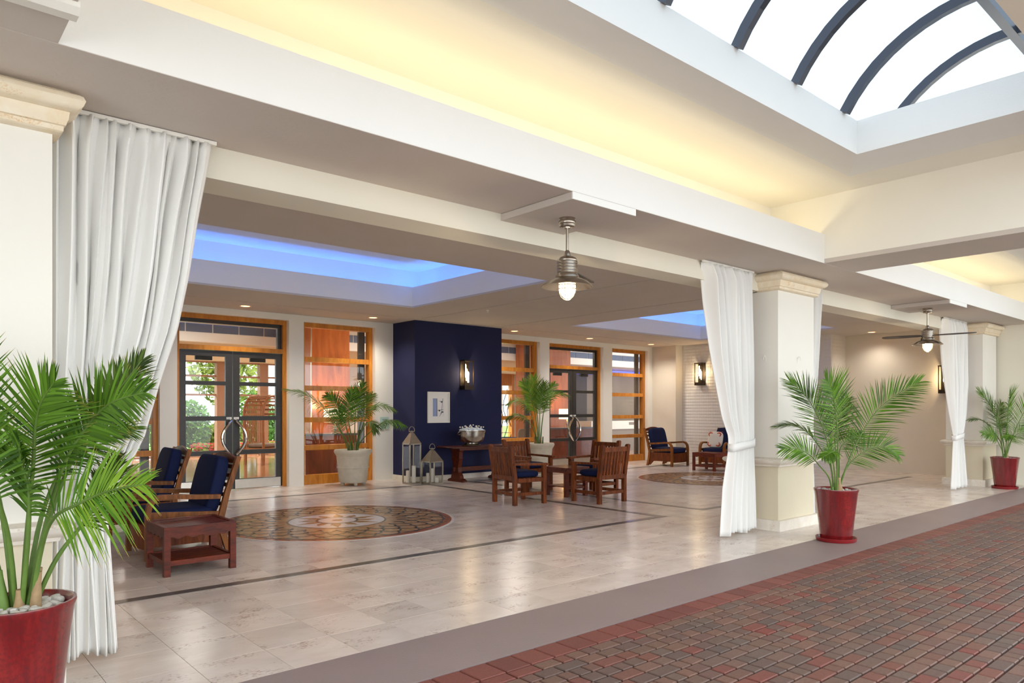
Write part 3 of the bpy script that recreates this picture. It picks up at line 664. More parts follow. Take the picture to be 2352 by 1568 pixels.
copy_thing(ch, (16.0, 11.93, 0), .03, 'navy lounge armchair in the corner left of the dimpled wall')
copy_thing(ch, (16.92, 10.88, 0), -PI/2, 'navy lounge armchair holding the orange patterned pillow')
# pillow
p = thing('throw_pillow', 'square cream pillow with orange scroll corners on an armchair', 'pillow', (16.76, 10.93, .49), -PI/2)
mt = Matrix.Translation((0, 0, .215)) @ Matrix.Rotation(-.22, 4, 'X')
MB().cushion(.43, .13, .43, (0, 0, 0), .5, 28, 14, mt).build('pillow_body', 'pillow_fabric', p, True)
for sx in (-1, 1):
    for sz in (-1, 1):
        m = MB()
        for k in range(3):
            pts = []
            for i in range(9):
                a = i/8*PI*1.3+k*2.1; r_ = .062*(1-.35*i/8); pts.append(mt @ Vector((sx*(.125+r_*math.cos(a)*1.0), -.046, sz*(.125+r_*math.sin(a)))))
            m.tube(pts, .015, 6)
        m.build('scroll_motif', 'pillow_orange', p, True)
B(-.215, .215, -.004, .004, -.004, .004, mt @ Matrix.Translation((0, 0, .213))).build('piping', 'pillow_orange', p)
# ================================================================== SLATTED SIDE TABLES
def side_table(label, w=.66, d=.60, h=.44):
    t = thing('side_table', label, 'table', group='slatted wooden side tables'); x, y = w/2, d/2; L = .055
    for a in (-1, 1):
        for b in (-1, 1): B(a*x-(L if a > 0 else 0), a*x+(L if a < 0 else 0), b*y-(L if b > 0 else 0), b*y+(L if b < 0 else 0), 0, h-.005).build('leg', 'mahogany', t)
    def scallop(half):
        top = [(-half, h-.012), (half, h-.012)]; bot = []
        for i in range(41):
            f = i/40; u = half-2*half*f; bot.append((u, h-.085-.020*(1-math.cos(2*PI*f*4))/2*(1 if .06 < f < .94 else .3)))
        return top[::1] + bot
    for s_ in (-1, 1):
        MB().prism(scallop(x-L), s_*(y-.012)-.011, s_*(y-.012)+.011, 'y').build('apron', 'mahogany', t)
        MB().prism(scallop(y-L), s_*(x-.012)-.011, s_*(x-.012)+.011, 'x').build('apron', 'mahogany', t)
        B(-x, x, s_*(y-.02)-.02, s_*(y-.02)+.02, h-.012, h+.006).build('rim', 'mahogany', t); B(s_*(x-.02)-.02, s_*(x-.02)+.02, -y+.04, y-.04, h-.012, h+.006).build('rim', 'mahogany', t)
        B(-x+L, x-L, s_*(y-.027)-.016, s_*(y-.027)+.016, .095, .14).build('shelf_rail', 'mahogany', t); B(s_*(x-.027)-.016, s_*(x-.027)+.016, -y+L, y-L, .095, .14).build('shelf_rail', 'mahogany', t)
    n = 8; sw = (d-.10)/n
    for i in range(n):
        yy = -y+.05+sw*(i+.5)
        B(-x+.04, x-.04, yy-sw/2+.006, yy+sw/2-.006, h-.020, h-.004).build('top_slat', 'mahogany', t); B(-x+.03, x-.03, yy-sw/2+.006, yy+sw/2-.006, .115, .13).build('shelf_slat', 'mahogany', t)
    return t
st = side_table('slatted wooden side table in front of the left lounge armchair', .64, .60); st.location = (2.20, 7.18, 0)
copy_thing(st, (15.48, 10.24, 0), PI/2, 'slatted wooden side table between the corner armchairs')
# ================================================================== DINING CHAIRS AND LOW TABLE (front towards -Y)
def dining_chair(label):
    t = thing('dining_chair', label, 'chair', group='wooden armchairs around the low table'); w, d = .30, .28; L = .062
    for s_ in (-1, 1):
        B(s_*w-L/2, s_*w+L/2, -d-L/2, -d+L/2, 0, .625).build('front_leg', 'teak', t)
        MB().prism([(d-L/2, 0), (d+L/2, 0), (d+L/2, .42), (d+.08+L/2, .93), (d+.08+L*.0, .945), (d+.08-L/2, .93), (d-L/2, .42)], s_*w-L/2, s_*w+L/2, 'x').build('back_post', 'teak', t)
        MB().prism([(-d-.075, .625), (-d-.06, .61), (d+.04, .632), (d+.04, .660), (-d-.06, .648), (-d-.075, .64)], s_*w-.042, s_*w+.042, 'x').build('arm', 'teak', t)
        B(s_*w-.018, s_*w+.018, -d, d, .355, .415).build('side_rail', 'teak', t); B(s_*w-.016, s_*w+.016, -d, d, .145, .195).build('stretcher', 'teak', t)
    B(-w, w, -d-.018, -d+.018, .35, .41).build('front_rail', 'teak', t); B(-w, w, d-.018, d+.018, .145, .195).build('stretcher', 'teak', t)
    B(-w+.03, w-.03, d+.0, d+.03, .385, .455).build('lower_back_rail', 'teak', t)
    B(-w+.03, w-.03, d+.062, d+.095, .83, .905).build('top_back_rail', 'teak', t)
    for i in range(7):
        x = -.215+.43*i/6
        MB().bar((x, d+.02, .45), (x, d+.075, .84), .047, .016, (0, 1, 0)).build('back_slat', 'teak', t)
    for i in range(7):
        y = -.245+.49*i/6; B(-w+.02, w-.02, y-.028, y+.028, .405, .42).build('seat_slat', 'teak', t)
    MB().cushion(.50, .50, .11, (0, -.01, .472), .42, bow=.15).build('seat_cushion', 'navy', t, True)
    return t
dc = dining_chair('slatted wooden armchair nearest the console table, seen from its back left'); dc.location = (7.76, 8.72, 0); dc.rotation_euler = (0, 0, PI/2-.14)
copy_thing(dc, (8.86, 7.98, 0), PI, 'slatted wooden armchair at front right, its back to the camera')
copy_thing(dc, (9.10, 9.96, 0), .02, 'slatted wooden armchair in front of the right grey planter')
copy_thing(dc, (9.73, 8.90, 0), -PI/2, 'slatted wooden armchair right of the low table, facing left')
t = thing('coffee_table', 'low square wooden table between the four slatted armchairs', 'table', (9.06, 8.93, 0)); 
for a in (-1, 1):
    for b in (-1, 1): B(a*.235-.032, a*.235+.032, b*.235-.032, b*.235+.032, 0, .45).build('leg', 'mahogany', t)
for i in range(5): B(-.29, .29, -.29+.116*i+.002, -.29+.116*(i+1)-.002, .47, .505).build('top_plank', 'mahogany', t)
for s_ in (-1, 1):
    B(-.25, .25, s_*.245-.014, s_*.245+.014, .41, .47).build('apron', 'mahogany', t); B(s_*.245-.014, s_*.245+.014, -.23, .23, .41, .47).build('apron', 'mahogany', t)
    B(-.22, .22, s_*.235-.014, s_*.235+.014, .13, .165).build('shelf_rail', 'mahogany', t)
for i in range(5): B(-.26, .26, -.21+.084*i+.002, -.21+.084*(i+1)-.002, .165, .18).build('shelf_plank', 'mahogany', t)
# ================================================================== CONSOLE TABLE
t = thing('console_table', 'long wooden trestle console table against the navy wall', 'table', (9.6, 12.12, 0))
m = MB().prism([(-.86, .705), (.86, .705), (.88, .725), (.88, .74), (-.88, .74), (-.88, .725)], -.29, .29, 'y'); m.build('table_top', 'console_wood', t)
B(-.62, .62, -.17, .17, .655, .705).build('under_frame', 'console_wood', t)
for s_ in (-1, 1):
    prof = [(.17, .06), (.15, .12), (.10, .20), (.085, .30), (.11, .40), (.135, .48), (.12, .55), (.13, .62), (.17, .655)]
    poly = [(y, z) for y, z in prof] + [(-y, z) for y, z in prof[::-1]]
    MB().prism(poly, s_*.55-.045, s_*.55+.045, 'x').build('trestle', 'console_wood', t)
    MB().prism([(-.27, 0), (.27, 0), (.26, .035), (.19, .065), (-.19, .065), (-.26, .035)], s_*.55-.055, s_*.55+.055, 'x').build('foot', 'console_wood', t)
B(-.66, .66, -.025, .025, .21, .30).build('stretcher', 'console_wood', t)
# ice tub and bottles
t = thing('ice_tub', 'oval silver ice tub on the console table', 'tub', (9.38, 12.05, .74)); t.scale = (1.16, 1.1, 1.12)
MB().lathe([(.19, 0), (.20, .012), (.18, .03), (.12, .045), (.12, .06)], 32, (0, 0, 0), 1, .78).build('foot_ring', 'silver', t, True)
MB().lathe([(.12, .055), (.20, .07), (.245, .12), (.26, .20), (.268, .275), (.285, .285), (.285, .295), (.262, .295), (.25, .22), (.22, .20), (0, .20)], 40, (0, 0, 0), 1, .78).build('bowl', 'silver', t, True)
for s_ in (-1, 1): MB().tube([(s_*.255, -.03, .27), (s_*.29, -.03, .285), (s_*.31, -.015, .26), (s_*.31, .015, .23), (s_*.28, .03, .21), (s_*.25, .03, .22)], .009, 8).build('handle', 'silver', t, True)
m = MB(); 
for i in range(160):
    a = random.uniform(0, 2*PI); r_ = .24*math.sqrt(random.random()); x, y = r_*math.cos(a), r_*.78*math.sin(a); q = random.uniform(.014, .024)
    mt = Matrix.Translation((x, y, .285+.035*(1-(r_/.24)**2)+random.uniform(-.012, .012))) @ Matrix.Rotation(random.uniform(0, 3), 4, Vector((random.random(), random.random(), 1)).normalized()); m.box(-q, q, -q, q, -q, q, mt)
ice = m.build('ice_cubes', 'ice', t, kind='stuff')
bm_ = MB().lathe([(.028, 0), (.03, .01), (.03, .07), (.024, .095), (.011, .115), (.011, .135)], 12).mesh('bottle', True); bm_.materials.append(M['clear'])
cap_ = MB().lathe([(.014, .128), (.014, .148), (.012, .151), (0, .151)], 12).mesh('cap', True); cap_.materials.append(M['white_paint'])
k = 0
for ring_r, cnt in ((.215, 14), (.13, 7), (.04, 2)):
    for i in range(cnt):
        a = 2*PI*i/cnt+ring_r*9; x, y = 1.13*ring_r*math.cos(a), 1.08*ring_r*.76*math.sin(a); lean = .22*ring_r/.2
        b_ = thing('water_bottle', 'small clear water bottle with white cap standing in the ice tub', 'bottle', (9.38+x, 12.05+y, .74+.26+.05*(1-ring_r/.215)), 0, 'water bottles in the ice tub'); b_.rotation_euler = (lean*-math.sin(a), lean*math.cos(a), 0)
        link('bottle_body', bm_, b_); link('cap', cap_, b_)
# ================================================================== LANTERNS AND CANDLES
def lantern(label, loc, w, hb, hr, cands, rz=0):
    t = thing('lantern', label, 'lantern', loc, rz); h = w/2; p_ = .011
    B(-h-.008, h+.008, -h-.008, h+.008, .0, .03).build('base', 'lantern_metal', t)
    for a in (-1, 1):
        for b in (-1, 1): B(a*h-p_, a*h+p_, b*h-p_, b*h+p_, .03, hb).build('post', 'lantern_metal', t)
    m = MB(); 
    for s_ in (-1, 1): m.box(-h-p_, h+p_, s_*h-p_, s_*h+p_, hb-.02, hb); m.box(s_*h-p_, s_*h+p_, -h, h, hb-.02, hb)
    m.build('top_frame', 'lantern_metal', t)
    for s_ in (-1, 1): B(-h+p_, h-p_, s_*h-.0015, s_*h+.0015, .03, hb-.02).build('pane', 'clear', t); B(s_*h-.0015, s_*h+.0015, -h+p_, h-p_, .03, hb-.02).build('pane', 'clear', t)
    o = h+.014; q = .035
    m = MB(); vs = [(-o, -o, hb), (o, -o, hb), (o, o, hb), (-o, o, hb), (-q, -q, hb+hr), (q, -q, hb+hr), (q, q, hb+hr), (-q, q, hb+hr)]
    m.add(vs, [(0, 1, 5, 4), (1, 2, 6, 5), (2, 3, 7, 6), (3, 0, 4, 7), (4, 5, 6, 7), (0, 3, 2, 1)]); m.build('roof', 'lantern_metal', t)
    MB().lathe([(.03, 0), (.035, .02), (.05, .028), (.05, .034), (.025, .045), (0, .05)], 16, (0, 0, hb+hr)).build('vent_cap', 'lantern_metal', t, True)
    z = hb+hr+.02; MB().tube([(.055*math.cos(a)*1.2, 0, z+.035+.075*math.sin(a)) for a in [(-.35+3.84*i/16) for i in range(17)]], .006, 6).build('ring_handle', 'lantern_metal', t, True)
    c_, s2 = math.cos(rz), math.sin(rz)
    for lab, (cx, cy, r_, hc) in cands:
        m = MB().lathe([(r_, 0), (r_, hc-.006), (r_-.006, hc), (r_*.5, hc-.006), (0, hc-.006)], 18)
        cdl = tag(m.build('candle', 'candle', None, True), lab, 'candle', 'pillar candles inside the lanterns'); cdl.location = (loc[0]+cx*c_-cy*s2, loc[1]+cx*s2+cy*c_, .03)
        MB().tube([(0, 0, hc-.01), (.002, 0, hc+.012)], .0018, 5).build('wick', 'black', cdl)
lantern('tall grey metal lantern beside the navy wall corner', (8.07, 12.35, 0), .255, .82, .21, [('tallest white candle in the tall lantern', (.03, -.03, .042, .34)), ('short white candle at the left of the tall lantern', (-.065, .05, .035, .24)), ('smallest white candle at the right of the tall lantern', (.075, .06, .032, .13))])
lantern('short grey metal lantern left of the console table', (8.40, 12.10, 0), .30, .46, .22, [('tallest white candle in the short lantern', (.01, .03, .042, .28)), ('slim white candle at the left of the short lantern', (-.085, .04, .032, .19)), ('squat white candle at the front of the short lantern', (.07, -.06, .042, .10))])
# ================================================================== WALL THINGS
t = thing('picture_frame', 'white framed print hanging on the navy wall', 'picture', (8.90, 12.598, 1.555))
for a in ((-.285, .285, -.33, -.305), (-.285, .285, .305, .33)): B(a[0], a[1], -.028, 0, a[2], a[3]).build('frame', 'white_paint', t)
for a in ((-.285, -.26), (.26, .285)): B(a[0], a[1], -.028, 0, -.305, .305).build('frame', 'white_paint', t)
B(-.26, .26, -.012, -.004, -.305, .305).build('mat_board', 'label_paper', t); B(-.145, .145, -.014, -.012, -.19, .19).build('print', 'print', t)
m = MB()
for a, b in (((-.04, -.19), (-.045, .18)), ((.07, -.15), (.11, .19)), ((.02, .13), (.10, .13)), ((-.03, -.06), (.12, -.05)), ((.03, -.19), (.07, -.10))): m.bar((a[0], -.0152, a[1]), (b[0], -.0152, b[1]), .009, .001, (0, 1, 0))
m.build('ink_lines', 'ink', t)
for a, b in ((.08, .115), (.02, -.07), (.10, -.10)): B(a-.022, a+.022, -.0165, -.0155, b-.016, b+.016).build('ink_blot', 'ink', t)
def sconce(label, loc, rz):
    t = thing('wall_sconce', label, 'sconce', loc, rz, 'box lantern wall sconces'); w, d, h = .122, .18, .64
    B(-w, w, -.012, 0, 0, h).build('back_plate', 'bronze', t); B(-w-.006, w+.006, -d-.006, -.012, 0, .085).build('bottom_box', 'bronze', t); B(-w-.01, w+.01, -d-.012, -.012, h-.022, h).build('top_plate', 'bronze', t)
    for s_ in (-1, 1): B(s_*w-.009, s_*w+.009, -d, -d+.016, .085, h-.022).build('post', 'bronze', t); B(s_*w-.0015, s_*w+.0015, -d+.016, -.012, .085, h-.022).build('pane', 'clear', t)
    B(-w+.009, w-.009, -d+.001, -d+.004, .085, h-.022).build('pane', 'clear', t)
    for x, z0, z1 in ((-.035, .27, .56), (.0, .20, .46), (.04, .16, .40)): MB().lathe([(.017, z0), (.019, z0+.01), (.019, z1-.02), (.010, z1), (0, z1)], 12, (x, -.085, 0)).build('tube_bulb', 'tube_glow', t, True)
    B(-.06, .06, -.10, -.07, .085, .16).build('lamp_holder', 'bronze', t)
    point('sconce_light', (0, -.21, .34), (1, .74, .42), 7, .05, t); return t
sconce('bronze box wall sconce on the navy wall', (9.60, 12.598, 1.94), 0)
sconce('bronze box wall sconce on the white dimpled wall', (17.618, 11.93, 2.20), -PI/2)
sconce('bronze box wall sconce on the far warm wall, half hidden by curtain', (18.398, 5.88, 1.88), -PI/2)
t = thing('no_smoking_sign', 'small pale glass sign on the white pier left of the navy wall', 'sign', (8.09, YF-.002, 1.22))
B(-.105, .105, -.010, 0, -.13, .13).build('plate', 'sign_glass', t)
MB().tube([(.045*math.cos(2*PI*i/20), -.012, -.055+.045*math.sin(2*PI*i/20)) for i in range(20)], .006, 5, closed=True).build('ban_ring', 'ink', t)
MB().bar((-.03, -.012, -.025), (.03, -.012, -.085), .008, .003, (0, 1, 0)).build('ban_slash', 'ink', t); B(-.03, .028, -.0125, -.0105, -.060, -.050).build('cigarette', 'ink', t)
for i in range(3): B(-.06+.01*i, .06-.01*i, -.0115, -.0102, .075-.022*i, .082-.022*i).build('text_line', 'ink', t)
DL = [(4.9, 12.93, 'round downlight above the left double door'), (7.47, 12.85, 'round downlight above the palm left of the navy wall'), (11.27, 12.83, 'round downlight just right of the navy wall'), (13.91, 12.85, 'round downlight above the right double door'), (16.5, 12.87, 'round downlight by the plain beige corner'), (17.9, 7.35, 'round downlight before the far warm wall')]
DL += [(x_, 5.75, n_ + ' downlight of the added row, unseen behind the header beam') for x_, n_ in ((1.5, 'first'), (3.9, 'second'), (6.3, 'third'), (9.36, 'fourth'), (12.0, 'fifth'), (14.6, 'sixth'), (16.9, 'seventh'))]  # unseen row of lamps, added to brighten the hall
for x, y, lab in DL:
    t = thing('downlight', lab, 'downlight', (x, y, ZC), 0, 'ceiling downlights')
    MB().lathe([(.075, .0), (.10, -.006), (.105, 0), (.105, .004), (.075, .004)], 24).build('trim_ring', 'white_paint', t, True); MB().lathe([(.075, -.001), (0, -.001)], 20).build('glow_lens', 'downlight_glow', t)
    spot('downlight_beam', (0, 0, -.02), (1, .92, .80), (110 if x < 17.5 else 45) if y > 6 else 38, 2.4, 1, .09 if y > 6 else .28, parent=t)
t = thing('sprinkler', 'small ceiling sprinkler head beside the ceiling groove', 'sprinkler', (8.52, 10.46, ZC)); MB().lathe([(.03, 0), (.03, -.006), (.01, -.012), (.01, -.03), (.02, -.036), (.02, -.04), (0, -.04)], 12).build('sprinkler_head', 'white_paint', t, True)
# ================================================================== CEILING FANS
def fan(label, loc, blades):
    t = thing('ceiling_fan', label, 'ceiling fan', loc, 0, 'lantern style ceiling fans')
    MB().lathe([(0, 0), (.072, 0), (.074, -.012), (.070, -.018), (.074, -.024), (.074, -.044), (.070, -.05), (.072, -.056), (.066, -.072), (.03, -.076), (.028, -.086), (0, -.086)], 28).build('canopy', 'nickel', t, True)
    MB().lathe([(.013, -.08), (.013, -.29)], 12).build('down_rod', 'nickel', t, True)
    MB().lathe([(.014, -.275), (.022, -.285), (.028, -.31), (.03, -.325), (.036, -.33)], 20).build('collar', 'nickel', t, True)
    prof = [(.03, -.325), (.055, -.332), (.078, -.345), (.088, -.362)]
    for i in range(4): z = -.37-.026*i; prof += [(.086, z), (.089, z-.004), (.089, z-.018), (.084, z-.021), (.084, z-.025)]
    prof += [(.086, -.476), (.100, -.495), (.102, -.512), (.097, -.516), (.100, -.522)]
    MB().lathe(prof, 32).build('motor_housing', 'nickel', t, True)
    MB().lathe([(.095, -.515), (.13, -.525), (.18, -.548), (.222, -.585), (.226, -.59), (.220, -.592), (.178, -.556), (.128, -.534), (.07, -.528)], 40).build('shade', 'nickel', t, True)
    MB().lathe([(.06, -.53), (.064, -.55), (.066, -.60), (.062, -.635), (.048, -.665), (.025, -.685), (0, -.69)], 24).build('glass_globe', 'bulb', t, True)
    m = MB()
    for q in range(4):
        a = q*PI/2+.5; pts = []
        for r_, z in ((.075, -.53), (.075, -.60), (.071, -.64), (.055, -.675), (.028, -.697), (0, -.703)): pts.append((r_*math.cos(a), r_*math.sin(a), z))
        m.tube(pts, .0035, 6)
    for r_, z in ((.083, -.545), (.083, -.578), (.083, -.612)): m.tube([(r_*math.cos(2*PI*i/24), r_*math.sin(2*PI*i/24), z) for i in range(24)], .0035, 6, closed=True)
    m.build('cage', 'nickel', t, True)
    for a in blades:
        mt = Matrix.Rotation(a, 4, 'Z'); m = MB(); prof = [(.09, .035), (.16, .05), (.40, .062), (.60, .06), (.66, .045), (.68, .02)]
        vs = []; 
        for r_, hw in prof:
            for k in (-1, 1):
                for dz in (-.004, .004): vs.append(mt @ Vector((r_, k*hw, -.44+k*hw*.22+dz)))
        fs = []
        for i in range(len(prof)-1):
            o = i*4
            for p_, q_ in ((0, 1), (1, 3), (3, 2), (2, 0)): fs.append((o+p_, o+q_, o+4+q_, o+4+p_))
        fs += [(0, 2, 3, 1), (4*len(prof)-4, 4*len(prof)-3, 4*len(prof)-1, 4*len(prof)-2)]
        m.add(vs, fs); m.build('blade', 'blade', t)
    point('fan_lamp', (0, 0, -.74), (1, .80, .5), 14, .05, t)
fan('nickel lantern ceiling fan nearest the camera', (4.435, 4.36, ZS-.06), [.45])
fan('nickel lantern ceiling fan farther along by the second curtain', (12.78, 4.37, ZS-.06), [-1.46, 1.68])
# ================================================================== PALMS
RZ = YAW - PI/2            # palms share the heading of the drive-side view
def bez(P, q):
    n = len(P)-1
    if n == 2: return P[0]*(1-q)**2 + P[1]*2*q*(1-q) + P[2]*q*q
    return P[0]*(1-q)**3 + P[1]*3*q*(1-q)**2 + P[2]*3*q*q*(1-q) + P[3]*q**3
def catmull(P, q):
    n = len(P)-1; x = min(q*n, n-1e-6); i = int(x); f = x-i
    p0, p1, p2, p3 = P[max(i-1, 0)], P[i], P[i+1], P[min(i+2, n)]
    return .5*((2*p1)+(p2-p0)*f+(2*p0-5*p1+4*p2-p3)*f*f+(3*p1-p0-3*p2+p3)*f**3)
def frond(parent, pts, L, n=34, start=.3, w=.022, mat='leaf', lift=.25, droop=.25, r0=.012, seed=0, aim=None, a0=1.12, a1=.40):
    rnd = random.Random(seed); P = [Vector(p) for p in pts]; m = MB(); uvs = []
    N = 22; path = [catmull(P, i/N) for i in range(N+1)]
    st = MB().tube(path, [r0*(1-.82*i/N) for i in range(N+1)], 10)
    for i in range(n):
        f = i/(n-1); q = start+(1-start)*f**.95; p = catmull(P, min(q, .999)); t = (catmull(P, min(q+.02, 1))-catmull(P, max(q-.02, 0))).normalized()
        up = Vector(aim) if aim else Vector((0, -.35, 1)); up = (up-t*up.dot(t)); up = up.normalized() if up.length > .05 else t.orthogonal().normalized(); sd = t.cross(up)
        prof = (.45+.75*math.sin(PI*min(1, f*.85+.12)))*(1-.35*f); ang = a0+(a1-a0)*f
        for s_ in (-1, 1):
            a = ang+rnd.uniform(-.09, .09); d = (t*math.cos(a)+sd*s_*math.sin(a)+up*(lift+rnd.uniform(-.1, .1))).normalized(); l_ = L*prof*rnd.uniform(.86, 1.08)
            wd = d.cross(up*1.0+t*.4); wd = wd.normalized() if wd.length > .01 else t
            o = len(m.v); K = 4; ww = w*rnd.uniform(.8, 1.1)*(.6+.4*prof)
            for k in range(K+1):
                g = k/K; c = p+d*l_*g+Vector((0, 0, -1))*droop*l_*g*g*rnd.uniform(.9, 1.1); wid = ww*(.5, 1, .9, .55, .03)[k]
                m.v += [tuple(c-wd*wid/2), tuple(c+wd*wid/2)]; uvs += [(0, g), (1, g)]
            for k in range(K): m.f.append((o+2*k, o+2*k+1, o+2*k+3, o+2*k+2))
    me = bpy.data.meshes.new('frond'); me.from_pydata(m.v, [], m.f); me.update(); uvl = me.uv_layers.new(name='UVMap')
    for lp in me.loops: uvl.data[lp.index].uv = uvs[lp.vertex_index]
    me.polygons.foreach_set('use_smooth', [True]*len(me.polygons)); me.materials.append(M[mat]); fo = link('frond', me, parent)
    st.build('stalk', 'stem', fo, True); return fo
def sheath(parent, base, top, r0, r1, mat='sheath'):
    a, b = Vector(base), Vector(top); MB().tube([a, a.lerp(b, .3), a.lerp(b, .7), b], [r0, r0*.9, r1*1.1, r1], 12).build('stem_base', mat, parent, True)
peb = []
for k in range(3):
    m = MB().cushion(1, .72, .55, (0, 0, 0), .8, 10, 6); me = m.mesh('pebble', True); me.materials.append(M['pebble']); peb.append(me)
def pebbles(parent, R, z, n, seed, s0=.045):
    rnd = random.Random(seed)
    for i in range(n):
        a = i*2.39996; r_ = R*math.sqrt((i+.5)/n); s_ = s0*rnd.uniform(.75, 1.25)
        link('pebble', peb[i % 3], parent, (r_*math.cos(a), r_*math.sin(a), z+rnd.uniform(0, .012)), (rnd.uniform(-.3, .3), rnd.uniform(-.3, .3), rnd.uniform(0, 6)), scale=(s_, s_, s_))
def red_pot(t, h=.60, saucer=True):
    MB().lathe([(0, .02), (.165, .02), (.17, .03), (.20, .3), (.232, h-.04), (.242, h-.012), (.240, h), (.228, h), (.215, h-.02), (.205, h-.05), (0, h-.05)], 48).build('pot', 'red_glaze', t, True)
    if saucer: MB().lathe([(0, 0), (.205, 0), (.215, .01), (.222, .045), (.214, .045), (.205, .018), (0, .018)], 40).build('saucer', 'saucer', t, True)
    MB().lathe([(.206, h-.048), (0, h-.04)], 24).build('soil', 'soil', t)
# --- big palm at the near left
t = thing('potted_palm', 'large leafy palm in a red glazed pot at the left front', 'potted palm', (.47, 4.08, 0), RZ, 'palms in red glazed pots')
red_pot(t); pebbles(t, .185, .566, 46, 2, .052)
k = .00206
def near(pxs, dd): return [((x-52)*k, dd[i] if i < len(dd) else dd[-1], .54+(1375-y)*k) for i, (x, y) in enumerate(pxs)]
S = [  # (pixel polyline, depth offsets, leaflet length, n, start, mat, aim, lift, droop)
 ([(62, 1380), (80, 1200), (104, 1040), (126, 945), (158, 892), (205, 850)], [0, -.02, -.05, -.10, -.16, -.22], .30, 44, .34, 'leaf', (.2, -1, .2), .06, .10),
 ([(72, 1380), (110, 1200), (165, 1040), (232, 943), (300, 893), (392, 872)], [0, .0, -.03, -.06, -.12, -.2], .26, 44, .42, 'leaf', (-.1, -1, .3), .10, .10),
 ([(82, 1380), (118, 1230), (165, 1150), (245, 1112), (330, 1080), (425, 1062)], [0, -.04, -.10, -.18, -.26, -.34], .31, 27, .42, 'leaf_bright', (-.25, -1, .25), .06, .22),
 ([(45, 1380), (30, 1180), (5, 1020), (-25, 900), (-40, 800), (-20, 730)], [0, -.02, -.05, -.10, -.14, -.2], .30, 40, .35, 'leaf', (.3, -1, .1), .08, .10),
 ([(60, 1380), (110, 1150), (160, 1000), (210, 910), (250, 850), (292, 790)], [.02, .06, .10, .13, .16, .18], .20, 36, .5, 'leaf_dull', (-.2, -1, .4), .1, .12),
 ([(35, 1380), (10, 1200), (-10, 1080), (-10, 980), (10, 910), (45, 880)], [0, -.06, -.16, -.26, -.36, -.44], .26, 40, .4, 'leaf_bright', (0, -.3, 1), .05, .75),
 ([(50, 1380), (60, 1200), (62, 1080), (50, 980), (20, 900), (-30, 850)], [0, -.08, -.18, -.26, -.34, -.42], .28, 40, .36, 'leaf', (.1, -.8, .6), .1, .25),
 ([(75, 1380), (120, 1260), (170, 1180), (205, 1120), (215, 1080), (225, 1030)], [.02, .06, .10, .14, .18, .2], .20, 32, .4, 'leaf_dull', (-.3, -1, .2), .1, .2),
 ([(30, 1380), (-20, 1220), (-80, 1120), (-150, 1060), (-220, 1040), (-280, 1050)], [0, -.06, -.14, -.24, -.32, -.40], .28, 36, .35, 'leaf', (0, -.3, 1), .15, .3),
 ([(55, 1380), (70, 1180), (100, 1060), (140, 1000), (190, 965), (240, 960)], [.04, .10, .16, .22, .26, .28], .22, 34, .4, 'leaf', (0, -.5, 1), .15, .25),
 ([(66, 1380), (88, 1260), (112, 1150), (124, 1080), (128, 1020), (150, 975)], [-.02, -.05, -.10, -.14, -.2, -.28], .24, 34, .42, 'leaf', (-.5, -1, .1), .06, .22),
]
for i, (pp, dd, L, n, s0, mt_, aim, lf, dr) in enumerate(S): frond(t, near(pp, dd), L*1.1, int(n*1.3), s0, .0145 if mt_ != 'leaf_bright' else .012, mt_, lf, dr, .013, i, aim)
for i, (x, y) in enumerate(((-.09, 0), (-.045, .03), (-.03, -.05), (.03, -.03), (.055, .03), (.0, .06), (.09, -.01))): sheath(t, (x, y, .55), (x*1.25+.01*math.sin(i*2), y*1.2, .71+.05*math.cos(i*3)), .027, .015, 'stem' if i % 3 == 2 else 'sheath')
